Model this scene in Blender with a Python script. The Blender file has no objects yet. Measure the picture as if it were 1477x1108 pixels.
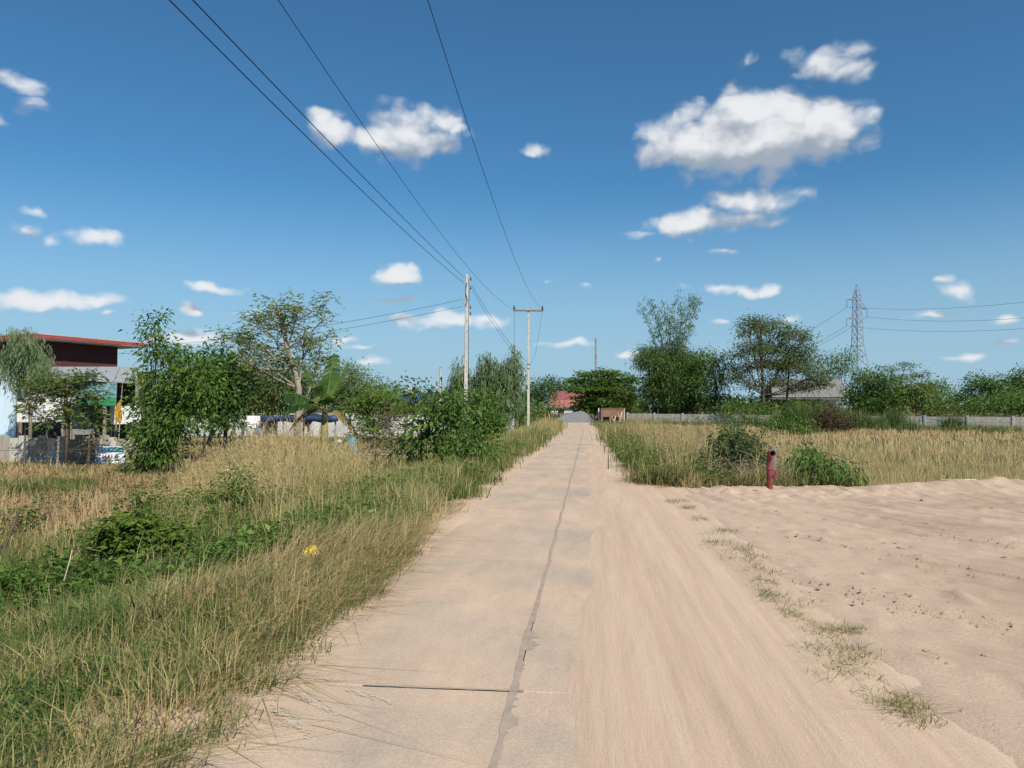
import bpy, math, random
import numpy as np
R = math.radians
sc = bpy.context.scene
COL = sc.collection
rng = np.random.default_rng(7)
random.seed(7)

# ------------------------------------------------------------------ camera
F, CX, CY, W, H = 1100.0, 738.5, 554.0, 1477, 1108
CAMZ, PITCH = 1.70, math.atan(34 / 1100.0)
cam = bpy.data.cameras.new('camera'); camo = bpy.data.objects.new('camera', cam); COL.objects.link(camo)
cam.sensor_width = 36.0; cam.lens = 36.0 * F / W; cam.clip_end = 6000; cam.clip_start = 0.05
camo.location = (0, 0, CAMZ); camo.rotation_euler = (math.pi / 2 + PITCH, 0, 0)
sc.camera = camo
cp, sp = math.cos(PITCH), math.sin(PITCH)
def ray(px, py):
    xc, yc = (px - CX) / F, (CY - py) / F
    return np.array([xc, cp - yc * sp, sp + yc * cp])
def P(px, py, Y):                     # point on the pixel's ray at forward distance Y
    d = ray(px, py); k = Y / d[1]
    return np.array([d[0] * k, Y, CAMZ + d[2] * k])

# ------------------------------------------------------------------ sun, sky, exposure
SUN_AZ, SUN_EL = R(148), R(45)        # azimuth clockwise from +Y: behind the camera, to the right
sun = bpy.data.lights.new('sun', 'SUN'); suno = bpy.data.objects.new('sun', sun); COL.objects.link(suno)
sun.energy = 5.0; sun.angle = R(0.53); sun.color = (1.0, 0.925, 0.80)
suno.rotation_euler = (math.pi / 2 - SUN_EL, 0, math.pi - SUN_AZ)
suno.location = (30, -30, 60)
sc.view_settings.view_transform = 'Standard'; sc.view_settings.look = 'None'
sc.view_settings.gamma = 1.0; sc.view_settings.use_curve_mapping = False
sc.view_settings.exposure = 0.24
sc.cycles.max_bounces = 6; sc.cycles.transparent_max_bounces = 8
sc.cycles.diffuse_bounces = 3; sc.cycles.glossy_bounces = 2; sc.cycles.transmission_bounces = 4
sc.cycles.sample_clamp_indirect = 6.0
sc.cycles.use_denoising = True

world = bpy.data.worlds.new('World'); sc.world = world; world.use_nodes = True
wn, wl = world.node_tree.nodes, world.node_tree.links
wn.clear()
def N(tree, t, **kw):
    n = tree.nodes.new(t)
    for k, v in kw.items(): setattr(n, k, v)
    return n
def setin(n, i, v): n.inputs[i].default_value = v

clouds = [  # px, py, rx, ry (photo pixels), weight
 (1090,198,190,70,1.25),(1185,182,82,52,1.15),(1085,172,95,54,1.1),(990,205,85,50,1.1),
 (1005,322,125,25,.80),(1085,292,84,24,.82),(1105,325,44,11,.5),(930,335,44,10,.45),
 (1045,362,40,9,.6),(997,345,18,11,.6),(950,376,10,6,.45),
 (1190,88,82,26,.58),(1080,92,22,11,.36),(1225,100,44,18,.5),(1150,110,30,14,.4),
 (485,190,52,34,.85),(532,198,64,26,.9),(590,192,88,46,.95),(640,172,36,24,.7),(655,185,24,12,.6),(470,178,26,24,.8),
 (773,214,20,16,.45),
 (573,394,42,21,.95),(575,432,48,10,.6),(650,464,95,19,.75),(690,460,50,16,.6),
 (1108,414,30,13,.85),(1035,418,60,11,.62),(1085,418,40,10,.6),
 (80,440,105,22,.85),(150,440,44,17,.8),(160,461,28,8,.7),
 (138,345,52,20,.72),(30,330,36,12,.6),(55,302,24,9,.45),(70,345,30,10,.4),
 (25,115,48,16,.5),(50,150,34,11,.38),(5,170,16,10,.42),
 (305,414,48,11,.8),(285,444,30,9,.7),(345,450,48,6,.45),
 (282,487,50,22,.8),(225,490,30,10,.5),(500,490,30,8,.5),(530,520,40,8,.5),(520,502,40,6,.45),
 (1385,420,40,16,.6),(1348,453,55,10,.75),(1450,460,30,7,.6),(1452,495,30,7,.6),(1393,513,30,8,.6),(1360,405,20,8,.4),
 (1135,460,32,9,.6),(905,511,34,8,.7),(820,498,44,9,.55),(788,403,15,5,.4),(850,406,13,9,.45),(1045,465,18,7,.45),
]
def azel(px, py):
    d = ray(px, py); d = d / np.linalg.norm(d)
    return math.atan2(d[0], d[1]), math.asin(d[2])
cl = []
for (px, py, rx, ry, w) in clouds:
    a, e = azel(px, py); c = math.cos(math.atan((px - CX) / F)) ** 2
    cl.append((a, e, rx / F * c, ry / F * .97, w))
rc = random.Random(3)                 # the same sky goes on all round
for k in range(16):
    a = rc.uniform(R(40), R(320)); e = rc.choice([rc.uniform(R(3), R(12)), rc.uniform(R(8), R(32))])
    s = .018 + .12 * (e / R(32)) * rc.random()
    cl.append((a if a < math.pi else a - 2 * math.pi, e, s, s * rc.uniform(.25, .45), rc.uniform(.5, .95)))

g = bpy.data.node_groups.new('cloud_field', 'ShaderNodeTree')
g.interface.new_socket('Vector', in_out='INPUT', socket_type='NodeSocketVector')
g.interface.new_socket('Density', in_out='OUTPUT', socket_type='NodeSocketFloat')
gi, go = N(g, 'NodeGroupInput'), N(g, 'NodeGroupOutput')
nz = N(g, 'ShaderNodeTexNoise'); setin(nz, 'Scale', 14.0); setin(nz, 'Detail', 3.0); setin(nz, 'Roughness', .62)
g.links.new(gi.outputs[0], nz.inputs['Vector'])
wsub = N(g, 'ShaderNodeVectorMath', operation='SUBTRACT'); wsub.inputs[1].default_value = (.5, .5, .5)
g.links.new(nz.outputs['Color'], wsub.inputs[0])
wsc = N(g, 'ShaderNodeVectorMath', operation='MULTIPLY'); wsc.inputs[1].default_value = (.040, .032, 0)
g.links.new(wsub.outputs[0], wsc.inputs[0])
wadd = N(g, 'ShaderNodeVectorMath', operation='ADD')
g.links.new(gi.outputs[0], wadd.inputs[0]); g.links.new(wsc.outputs[0], wadd.inputs[1])
prev = None
for (a, e, rx, ry, w) in cl:
    m = N(g, 'ShaderNodeVectorMath', operation='MULTIPLY_ADD'); m.inputs[1].default_value = (1 / rx, 1 / ry, 0); m.inputs[2].default_value = (-a / rx, -e / ry, 0)
    g.links.new(wadd.outputs[0], m.inputs[0])
    l = N(g, 'ShaderNodeVectorMath', operation='LENGTH'); g.links.new(m.outputs[0], l.inputs[0])
    q = N(g, 'ShaderNodeMath', operation='MULTIPLY_ADD'); q.inputs[1].default_value = -w; q.inputs[2].default_value = w
    g.links.new(l.outputs['Value'], q.inputs[0])
    if prev is None: prev = q
    else:
        mx = N(g, 'ShaderNodeMath', operation='MAXIMUM')
        g.links.new(prev.outputs[0], mx.inputs[0]); g.links.new(q.outputs[0], mx.inputs[1]); prev = mx
nf = N(g, 'ShaderNodeTexVoronoi', feature='F1', voronoi_dimensions='2D'); setin(nf, 'Scale', 19.0); setin(nf, 'Detail', 1.5); setin(nf, 'Roughness', .5)
st = N(g, 'ShaderNodeVectorMath', operation='MULTIPLY'); st.inputs[1].default_value = (1, 1.5, 1)
g.links.new(wadd.outputs[0], st.inputs[0]); g.links.new(st.outputs[0], nf.inputs['Vector'])
fa = N(g, 'ShaderNodeMath', operation='MULTIPLY_ADD'); fa.inputs[1].default_value = -.50; fa.inputs[2].default_value = .25
g.links.new(nf.outputs['Distance'], fa.inputs[0])
ad = N(g, 'ShaderNodeMath', operation='ADD'); g.links.new(prev.outputs[0], ad.inputs[0]); g.links.new(fa.outputs[0], ad.inputs[1])
nh = N(g, 'ShaderNodeTexNoise'); setin(nh, 'Scale', 44.0); setin(nh, 'Detail', 4.0); setin(nh, 'Roughness', .55); g.links.new(st.outputs[0], nh.inputs['Vector'])
fh = N(g, 'ShaderNodeMath', operation='MULTIPLY_ADD'); fh.inputs[1].default_value = .36; fh.inputs[2].default_value = -.165; g.links.new(nh.outputs['Fac'], fh.inputs[0])
ae = N(g, 'ShaderNodeMath', operation='ADD'); g.links.new(ad.outputs[0], ae.inputs[0]); g.links.new(fh.outputs[0], ae.inputs[1])
g.links.new(ae.outputs[0], go.inputs[0])

wt = world.node_tree
geo = N(wt, 'ShaderNodeTexCoord')
sep = N(wt, 'ShaderNodeSeparateXYZ'); wl.new(geo.outputs['Generated'], sep.inputs[0])
at2 = N(wt, 'ShaderNodeMath', operation='ARCTAN2'); wl.new(sep.outputs[0], at2.inputs[0]); wl.new(sep.outputs[1], at2.inputs[1])
asn = N(wt, 'ShaderNodeMath', operation='ARCSINE'); wl.new(sep.outputs[2], asn.inputs[0])
cmb = N(wt, 'ShaderNodeCombineXYZ'); wl.new(at2.outputs[0], cmb.inputs[0]); wl.new(asn.outputs[0], cmb.inputs[1])
off = N(wt, 'ShaderNodeVectorMath', operation='ADD'); off.inputs[1].default_value = (.006, .026, 0)   # towards the sun
wl.new(cmb.outputs[0], off.inputs[0])
g1 = N(wt, 'ShaderNodeGroup'); g1.node_tree = g; g2 = N(wt, 'ShaderNodeGroup'); g2.node_tree = g
wl.new(cmb.outputs[0], g1.inputs[0]); wl.new(off.outputs[0], g2.inputs[0])
alpha = N(wt, 'ShaderNodeMapRange', interpolation_type='SMOOTHSTEP'); setin(alpha, 'From Min', -.02); setin(alpha, 'From Max', .46)
wl.new(g1.outputs[0], alpha.inputs['Value'])
dif = N(wt, 'ShaderNodeMath', operation='SUBTRACT'); wl.new(g1.outputs[0], dif.inputs[0]); wl.new(g2.outputs[0], dif.inputs[1])
lit = N(wt, 'ShaderNodeMapRange', interpolation_type='SMOOTHSTEP'); setin(lit, 'From Min', -.24); setin(lit, 'From Max', .58)
wl.new(dif.outputs[0], lit.inputs['Value'])
ccol = N(wt, 'ShaderNodeMix', data_type='RGBA'); wl.new(lit.outputs[0], ccol.inputs['Factor'])
ccol.inputs[6].default_value = (.30, .35, .42, 1); ccol.inputs[7].default_value = (.70, .72, .74, 1)
sky = N(wt, 'ShaderNodeTexSky', sky_type='NISHITA'); sky.sun_disc = False
sky.sun_elevation = SUN_EL; sky.sun_rotation = SUN_AZ; sky.altitude = 150; sky.air_density = 1.0; sky.dust_density = .45; sky.ozone_density = 4.5
bg1 = N(wt, 'ShaderNodeBackground'); tint = N(wt, 'ShaderNodeMix', data_type='RGBA', blend_type='MULTIPLY'); tint.inputs['Factor'].default_value = 1.0; tint.inputs[7].default_value = (.55, .98, 1.10, 1); wl.new(sky.outputs[0], tint.inputs[6]); hzf = N(wt, 'ShaderNodeMapRange', interpolation_type='SMOOTHSTEP'); setin(hzf, 'From Min', .0); setin(hzf, 'From Max', R(17)); setin(hzf, 'To Min', .9); setin(hzf, 'To Max', .0); wl.new(asn.outputs[0], hzf.inputs['Value'])
hzm = N(wt, 'ShaderNodeMix', data_type='RGBA'); wl.new(hzf.outputs[0], hzm.inputs['Factor']); wl.new(tint.outputs[2], hzm.inputs[6]); hzm.inputs[7].default_value = (3.7, 5.5, 7.0, 1)   # pale horizon air, all round
wl.new(hzm.outputs[2], bg1.inputs[0]); bg1.inputs[1].default_value = .083
bg2 = N(wt, 'ShaderNodeBackground'); wl.new(ccol.outputs[2], bg2.inputs[0]); bg2.inputs[1].default_value = 1.0
thick = N(wt, 'ShaderNodeMapRange'); setin(thick, 'From Min', .05); setin(thick, 'From Max', .65); setin(thick, 'To Min', .62); setin(thick, 'To Max', 1.0); wl.new(g1.outputs[0], thick.inputs['Value'])
am = N(wt, 'ShaderNodeMath', operation='MULTIPLY'); wl.new(alpha.outputs[0], am.inputs[0]); wl.new(thick.outputs[0], am.inputs[1])
mixw = N(wt, 'ShaderNodeMixShader'); wl.new(am.outputs[0], mixw.inputs[0]); wl.new(bg1.outputs[0], mixw.inputs[1]); wl.new(bg2.outputs[0], mixw.inputs[2])
wo = N(wt, 'ShaderNodeOutputWorld'); wl.new(mixw.outputs[0], wo.inputs[0])
world.cycles.sampling_method = 'MANUAL'; world.cycles.sample_map_resolution = 512

# ------------------------------------------------------------------ noise (numpy)
def _hash(ix, iy, s):
    n = (ix.astype(np.int64) * 374761393 + iy.astype(np.int64) * 668265263 + s * 974711) & 0x7fffffff
    n = ((n ^ (n >> 13)) * 1274126177) & 0x7fffffff
    return ((n ^ (n >> 16)) & 0xffff) / 65535.0
def vnoise(x, y, s=0):
    x = np.asarray(x, float); y = np.asarray(y, float)
    ix, iy = np.floor(x), np.floor(y); fx, fy = x - ix, y - iy
    fx = fx * fx * (3 - 2 * fx); fy = fy * fy * (3 - 2 * fy)
    a, b = _hash(ix, iy, s), _hash(ix + 1, iy, s); c, d = _hash(ix, iy + 1, s), _hash(ix + 1, iy + 1, s)
    return (a * (1 - fx) + b * fx) * (1 - fy) + (c * (1 - fx) + d * fx) * fy
def fbm(x, y, s=0, o=4):
    v, a, t = 0, .5, 0
    for k in range(o):
        v = v + a * vnoise(np.asarray(x) * 2 ** k, np.asarray(y) * 2 ** k, s + k * 17); t += a; a *= .5
    return v / t
def sstep(a, b, x):
    t = np.clip((np.asarray(x, float) - a) / (b - a), 0, 1); return t * t * (3 - 2 * t)

# ------------------------------------------------------------------ the lie of the land
def road_x(y):                        # the centre joint of the road
    y = np.asarray(y, float)
    return -.46 + .102 * y - .0011 * np.clip(y - 50, 0, 60) ** 2
def lot_edge(x):                      # far rim of the bare lot
    return 16.25 + .10 * np.clip(x - 6, 0, 40) + .5 * (vnoise(np.asarray(x) * .8, np.zeros_like(np.asarray(x, float)), 5) - .5)
def gz(x, y):
    x = np.asarray(x, float); y = np.asarray(y, float)
    t = x - road_x(y)
    left = -.42 * sstep(2.5, 5.4, -t) - .03
    field = -.30 * sstep(2.5, 5.0, t) - .03
    lot = -.06 + 0 * t
    inlot = 1 - sstep(-.2, .8, y - lot_edge(x))
    right = field * (1 - inlot) + lot * inlot
    z = np.where(t < 0, left, right)
    far = sstep(60, 90, y)
    z = z * (1 - far * .6)
    return z + .05 * (fbm(x * .5, y * .5, 3) - .5) * sstep(1.9, 3.2, np.abs(t))
def G(px, py):                        # where a pixel's ray meets the ground
    d = ray(px, py); lo, hi = 1.0, 400.0
    for i in range(60):
        m = .5 * (lo + hi); p = d * (m / d[1]) + np.array([0, 0, CAMZ])
        if p[2] > gz(p[0], p[1]): lo = m
        else: hi = m
    p = d * (lo / d[1]) + np.array([0, 0, CAMZ]); return p
def on(px, Y):                        # ground point under pixel column px at distance Y
    x = (px - CX) / F * Y
    return np.array([x, Y, float(gz(x, Y))])

# ------------------------------------------------------------------ materials
MATS = {}
def _ramp(nt, cols):
    r = N(nt, 'ShaderNodeValToRGB'); el = r.color_ramp.elements
    while len(el) < len(cols): el.new(.5)
    for i, c in enumerate(cols):
        if len(c) == 2 and hasattr(c[1], '__len__'): el[i].position = c[0]; el[i].color = (*c[1], 1)
        else: el[i].position = i / max(1, len(cols) - 1); el[i].color = (*c, 1)
    return r
def pmat(name, c1, c2=None, scale=4., rough=.8, bump=.0, bscale=None, stretch=(1, 1, 1), metal=0., detail=5., spec=.3, lo=.35, hi=.65, c3=None, s3=30.):
    if name in MATS: return MATS[name]
    m = bpy.data.materials.new(name); m.use_nodes = True; nt = m.node_tree; b = nt.nodes['Principled BSDF']
    b.inputs['Roughness'].default_value = rough; b.inputs['Metallic'].default_value = metal; b.inputs['Specular IOR Level'].default_value = spec
    tc = N(nt, 'ShaderNodeTexCoord'); mp = N(nt, 'ShaderNodeMapping'); mp.inputs['Scale'].default_value = stretch
    nt.links.new(tc.outputs['Object'], mp.inputs[0])
    nz = N(nt, 'ShaderNodeTexNoise'); setin(nz, 'Scale', scale); setin(nz, 'Detail', detail); setin(nz, 'Roughness', .6)
    nt.links.new(mp.outputs[0], nz.inputs['Vector'])
    r = _ramp(nt, [(lo, c1), (hi, c2 or c1)]); nt.links.new(nz.outputs['Fac'], r.inputs[0])
    out = r.outputs[0]
    if c3:
        n3 = N(nt, 'ShaderNodeTexNoise'); setin(n3, 'Scale', s3); setin(n3, 'Detail', 3.0); nt.links.new(mp.outputs[0], n3.inputs['Vector'])
        r3 = _ramp(nt, [(.55, (0, 0, 0)), (.72, (1, 1, 1))]); nt.links.new(n3.outputs['Fac'], r3.inputs[0])
        mx = N(nt, 'ShaderNodeMix', data_type='RGBA'); nt.links.new(r3.outputs[0], mx.inputs['Factor']); nt.links.new(out, mx.inputs[6]); mx.inputs[7].default_value = (*c3, 1)
        out = mx.outputs[2]
    nt.links.new(out, b.inputs['Base Color'])
    if bump:
        n2 = N(nt, 'ShaderNodeTexNoise'); setin(n2, 'Scale', bscale or scale * 4); setin(n2, 'Detail', 6.0)
        nt.links.new(mp.outputs[0], n2.inputs['Vector'])
        bp = N(nt, 'ShaderNodeBump'); setin(bp, 'Strength', bump); setin(bp, 'Distance', .02)
        nt.links.new(n2.outputs['Fac'], bp.inputs['Height']); nt.links.new(bp.outputs[0], b.inputs['Normal'])
    MATS[name] = m; return m
def leafmat(name, cols, trans=.40, rough=.55, spec=.25, upn=.34):
    if name in MATS: return MATS[name]
    m = bpy.data.materials.new(name); m.use_nodes = True; nt = m.node_tree; b = nt.nodes['Principled BSDF']
    b.inputs['Roughness'].default_value = rough; b.inputs['Specular IOR Level'].default_value = spec
    a = N(nt, 'ShaderNodeAttribute'); a.attribute_name = 'v'
    r = _ramp(nt, cols); nt.links.new(a.outputs['Fac'], r.inputs[0]); nt.links.new(r.outputs[0], b.inputs['Base Color'])
    ge = N(nt, 'ShaderNodeNewGeometry'); vm = N(nt, 'ShaderNodeVectorMath', operation='MULTIPLY_ADD')   # soften flat facets towards the turf's mean normal
    nt.links.new(ge.outputs['Normal'], vm.inputs[0]); vm.inputs[1].default_value = (1 - upn,) * 3; vm.inputs[2].default_value = (0, 0, upn)
    vn = N(nt, 'ShaderNodeVectorMath', operation='NORMALIZE'); nt.links.new(vm.outputs[0], vn.inputs[0]); nt.links.new(vn.outputs[0], b.inputs['Normal'])
    if trans > 0:
        t = N(nt, 'ShaderNodeBsdfTranslucent'); nt.links.new(r.outputs[0], t.inputs['Color'])
        mx = N(nt, 'ShaderNodeMixShader'); mx.inputs[0].default_value = trans
        nt.links.new(b.outputs[0], mx.inputs[1]); nt.links.new(t.outputs[0], mx.inputs[2])
        nt.links.new(mx.outputs[0], nt.nodes['Material Output'].inputs['Surface'])
    MATS[name] = m; return m

# ------------------------------------------------------------------ object helpers
def tag(o, label=None, cat=None, group=None, kind=None):
    if label: o['label'] = label
    if cat: o['category'] = cat
    if group: o['group'] = group
    if kind: o['kind'] = kind
    return o
def link(name, me, mat=None, parent=None):
    o = bpy.data.objects.new(name, me); COL.objects.link(o)
    if mat and not me.materials: me.materials.append(mat)
    if parent is not None: o.parent = parent
    return o
def thing(name, label, cat, loc=(0, 0, 0), rz=0., group=None):
    o = bpy.data.objects.new(name, None); COL.objects.link(o); o.location = [float(v) for v in loc]; o.rotation_euler = (0, 0, rz)
    o.empty_display_size = .2
    return tag(o, label, cat, group)
def np_mesh(name, verts, faces, v=None, smooth=False):
    """faces: (n,k) int array, or a list of such arrays"""
    me = bpy.data.meshes.new(name)
    if not isinstance(faces, list): faces = [faces]
    verts = np.asarray(verts, np.float32)
    me.vertices.add(len(verts)); me.vertices.foreach_set('co', verts.ravel())
    li = np.concatenate([np.asarray(f, np.int32).ravel() for f in faces]); tot = np.concatenate([np.full(len(f), np.asarray(f).shape[1], np.int32) for f in faces])
    st = np.concatenate([[0], np.cumsum(tot)[:-1]]).astype(np.int32)
    me.loops.add(len(li)); me.loops.foreach_set('vertex_index', li)
    me.polygons.add(len(tot)); me.polygons.foreach_set('loop_start', st); me.polygons.foreach_set('loop_total', tot)
    if smooth: me.polygons.foreach_set('use_smooth', np.ones(len(tot), bool))
    if v is not None:
        at = me.attributes.new('v', 'FLOAT', 'POINT'); at.data.foreach_set('value', np.asarray(v, np.float32))
    me.update(calc_edges=True); return me
class MB:
    def __init__(s): s.v = []; s.f = []
    def add(s, vs, fs):
        o = len(s.v); s.v += [tuple(float(c) for c in p) for p in vs]; s.f += [tuple(i + o for i in f) for f in fs]; return s
    def box(s, c, d, rz=0., tilt=None):
        hx, hy, hzz = d[0] / 2, d[1] / 2, d[2] / 2; ca, sa = math.cos(rz), math.sin(rz); vs = []
        for (x, y, z) in [(-hx,-hy,-hzz),(hx,-hy,-hzz),(hx,hy,-hzz),(-hx,hy,-hzz),(-hx,-hy,hzz),(hx,-hy,hzz),(hx,hy,hzz),(-hx,hy,hzz)]:
            vs.append((c[0] + x * ca - y * sa, c[1] + x * sa + y * ca, c[2] + z))
        return s.add(vs, [(0,3,2,1),(4,5,6,7),(0,1,5,4),(1,2,6,5),(2,3,7,6),(3,0,4,7)])
    def prism(s, poly, z0, z1):       # vertical prism over a plan polygon (ccw)
        n = len(poly); vs = [(x, y, z0) for x, y in poly] + [(x, y, z1) for x, y in poly]
        return s.add(vs, [tuple(range(n))[::-1], tuple(range(n, 2 * n))] + [(i, (i + 1) % n, n + (i + 1) % n, n + i) for i in range(n)])
    def slab(s, quad, th):            # thick sheet over four 3-D corners
        q = [np.array(p, float) for p in quad]; n = np.cross(q[1] - q[0], q[2] - q[0]); n = n / np.linalg.norm(n) * th
        vs = q + [p - n for p in q]
        return s.add(vs, [(0,1,2,3),(7,6,5,4),(0,4,5,1),(1,5,6,2),(2,6,7,3),(3,7,4,0)])
    def tube(s, pts, rad, n=6, cap=True):
        pts = [np.array(p, float) for p in pts]; m = len(pts)
        if not hasattr(rad, '__len__'): rad = [rad] * m
        o = len(s.v); vs = []
        for i, p in enumerate(pts):
            t = pts[min(i + 1, m - 1)] - pts[max(i - 1, 0)]; t = t / (np.linalg.norm(t) + 1e-9)
            u = np.cross(t, (0, 0, 1) if abs(t[2]) < .9 else (1, 0, 0)); u /= np.linalg.norm(u); w = np.cross(t, u)
            for k in range(n):
                a = 2 * math.pi * k / n; vs.append(p + rad[i] * (math.cos(a) * u + math.sin(a) * w))
        fs = [(i * n + k, i * n + (k + 1) % n, (i + 1) * n + (k + 1) % n, (i + 1) * n + k) for i in range(m - 1) for k in range(n)]
        if cap: fs += [tuple(range(n))[::-1], tuple(range((m - 1) * n, m * n))]
        return s.add(vs, fs)
    def lathe(s, prof, c=(0, 0, 0), n=14):
        vs = []; m = len(prof)
        for r_, z in prof:
            for k in range(n):
                a = 2 * math.pi * k / n; vs.append((c[0] + r_ * math.cos(a), c[1] + r_ * math.sin(a), c[2] + z))
        fs = [(i * n + k, i * n + (k + 1) % n, (i + 1) * n + (k + 1) % n, (i + 1) * n + k) for i in range(m - 1) for k in range(n)]
        fs += [tuple(range(n))[::-1], tuple(range((m - 1) * n, m * n))]
        return s.add(vs, fs)
    def mesh(s, name, smooth=False):
        me = bpy.data.meshes.new(name); me.from_pydata(s.v, [], s.f)
        if smooth: me.polygons.foreach_set('use_smooth', np.ones(len(me.polygons), bool))
        me.update(); return me
    def build(s, name, mat, parent=None, smooth=False, bevel=0.):
        o = link(name, s.mesh(name, smooth), mat, parent)
        if bevel:
            b = o.modifiers.new('bevel', 'BEVEL'); b.width = bevel; b.segments = 2; b.limit_method = 'ANGLE'
        return o
def copy_tree(o, parent=None):
    c = o.copy(); COL.objects.link(c)
    if parent is not None: c.parent = parent
    for ch in list(o.children): copy_tree(ch, c)
    return c
# ------------------------------------------------------------------ ground, road, sand, lot
def axis(segs):
    a = [segs[0][0]]
    for (s, e, st) in segs:
        n = max(1, int(round((e - s) / st))); a += list(np.linspace(s, e, n + 1)[1:])
    return np.array(a)
def grid_mesh(name, X, Y, Z, smooth=True):
    ny, nx = X.shape
    idx = np.arange(ny * nx).reshape(ny, nx)
    f = np.stack([idx[:-1, :-1], idx[:-1, 1:], idx[1:, 1:], idx[1:, :-1]], -1).reshape(-1, 4)
    return np_mesh(name, np.stack([X, Y, Z], -1).reshape(-1, 3), f, smooth=smooth)
xs = axis([(-2500, -300, 400), (-300, -60, 30), (-60, -16, 2), (-16, 12, .3), (12, 60, 2), (60, 300, 30), (300, 2500, 400)])
ys = axis([(-300, -20, 40), (-20, -2, 3), (-2, 24, .3), (24, 110, 1.5), (110, 300, 20), (300, 3200, 400)])
X, Y = np.meshgrid(xs, ys); Z = gz(X, Y)
tt = X - road_x(Y); Z = Z - .10 * ((tt > -1.9) & (tt < 1.9) & (Y < 84))

gm = bpy.data.materials.new('soil_and_litter'); gm.use_nodes = True; nt = gm.node_tree; b = nt.nodes['Principled BSDF']
b.inputs['Roughness'].default_value = .95; b.inputs['Specular IOR Level'].default_value = .1
tc = N(nt, 'ShaderNodeTexCoord')
n1 = N(nt, 'ShaderNodeTexNoise'); setin(n1, 'Scale', .25); setin(n1, 'Detail', 8.0); nt.links.new(tc.outputs['Object'], n1.inputs['Vector'])
n2 = N(nt, 'ShaderNodeTexNoise'); setin(n2, 'Scale', 9.0); setin(n2, 'Detail', 8.0); setin(n2, 'Roughness', .7); nt.links.new(tc.outputs['Object'], n2.inputs['Vector'])
r1 = _ramp(nt, [(.35, (.065, .055, .026)), (.5, (.13, .095, .05)), (.65, (.19, .14, .085))]); nt.links.new(n2.outputs['Fac'], r1.inputs[0])
r2 = _ramp(nt, [(.38, (.06, .07, .02)), (.62, (.17, .125, .065))]); nt.links.new(n1.outputs['Fac'], r2.inputs[0])
mx = N(nt, 'ShaderNodeMix', data_type='RGBA'); mx.inputs['Factor'].default_value = .5
nt.links.new(r1.outputs[0], mx.inputs[6]); nt.links.new(r2.outputs[0], mx.inputs[7]); nt.links.new(mx.outputs[2], b.inputs['Base Color'])
bp = N(nt, 'ShaderNodeBump'); setin(bp, 'Strength', .7); setin(bp, 'Distance', .05); nt.links.new(n2.outputs['Fac'], bp.inputs['Height']); nt.links.new(bp.outputs[0], b.inputs['Normal'])
tag(link('ground', grid_mesh('ground', X, Y, Z), gm), kind='structure')

# --- concrete road: each slab its own piece, joints left open over a dark bed
cm = bpy.data.materials.new('dusty_concrete'); cm.use_nodes = True; nt = cm.node_tree; b = nt.nodes['Principled BSDF']
b.inputs['Roughness'].default_value = .9; b.inputs['Specular IOR Level'].default_value = .2
geo_ = N(nt, 'ShaderNodeNewGeometry')
mpa = N(nt, 'ShaderNodeMapping'); mpa.inputs['Rotation'].default_value = (0, 0, R(5.8)); nt.links.new(geo_.outputs['Position'], mpa.inputs[0])
def noise(nt, src, scale, detail, stretch=None, rough=.6):
    if stretch:
        m = N(nt, 'ShaderNodeMapping'); m.inputs['Scale'].default_value = stretch; nt.links.new(src, m.inputs[0]); src = m.outputs[0]
    n = N(nt, 'ShaderNodeTexNoise'); setin(n, 'Scale', scale); setin(n, 'Detail', detail); setin(n, 'Roughness', rough); nt.links.new(src, n.inputs['Vector']); return n
def mixc(nt, fac, a, c, mode='MIX'):
    m = N(nt, 'ShaderNodeMix', data_type='RGBA', blend_type=mode)
    if hasattr(fac, 'default_value') or not isinstance(fac, (int, float)): nt.links.new(fac, m.inputs['Factor'])
    else: m.inputs['Factor'].default_value = fac
    for i, q in ((6, a), (7, c)):
        if isinstance(q, tuple): m.inputs[i].default_value = (*q, 1)
        else: nt.links.new(q, m.inputs[i])
    return m.outputs[2]
pa = mpa.outputs[0]
nA = noise(nt, pa, .55, 7); rA = _ramp(nt, [(.34, (.445, .36, .285)), (.5, (.51, .39, .295)), (.66, (.545, .402, .298))]); nt.links.new(nA.outputs['Fac'], rA.inputs[0])
nB = noise(nt, pa, 1.6, 8, (1.0, .35, 1), .7); rB = _ramp(nt, [(.36, (.80, .82, .84)), (.64, (1.06, 1.03, 1.0))]); nt.links.new(nB.outputs['Fac'], rB.inputs[0])
c0 = mixc(nt, 1.0, rA.outputs[0], rB.outputs[0], 'MULTIPLY')
nC = noise(nt, pa, 60, 4); rC = _ramp(nt, [(.3, (.80, .80, .80)), (.7, (1.12, 1.12, 1.12))]); nt.links.new(nC.outputs['Fac'], rC.inputs[0])
c1 = mixc(nt, 1.0, c0, rC.outputs[0], 'MULTIPLY')
nD = noise(nt, pa, 5, 6, (1, 1, 1), .7); rD = _ramp(nt, [(.66, (0, 0, 0)), (.80, (1, 1, 1))]); nt.links.new(nD.outputs['Fac'], rD.inputs[0])
dm = N(nt, 'ShaderNodeMath', operation='MULTIPLY'); dm.inputs[1].default_value = .35; nt.links.new(rD.outputs[0], dm.inputs[0])
c2 = mixc(nt, dm.outputs[0], c1, (.22, .19, .16))
nt.links.new(c2, b.inputs['Base Color'])
wv = noise(nt, pa, 30, 3, (.12, 3.0, 1)); bp = N(nt, 'ShaderNodeBump'); setin(bp, 'Strength', .25); setin(bp, 'Distance', .008)
nt.links.new(wv.outputs['Fac'], bp.inputs['Height'])
bp2 = N(nt, 'ShaderNodeBump'); setin(bp2, 'Strength', .25); setin(bp2, 'Distance', .004); nt.links.new(nC.outputs['Fac'], bp2.inputs['Height'])
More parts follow.
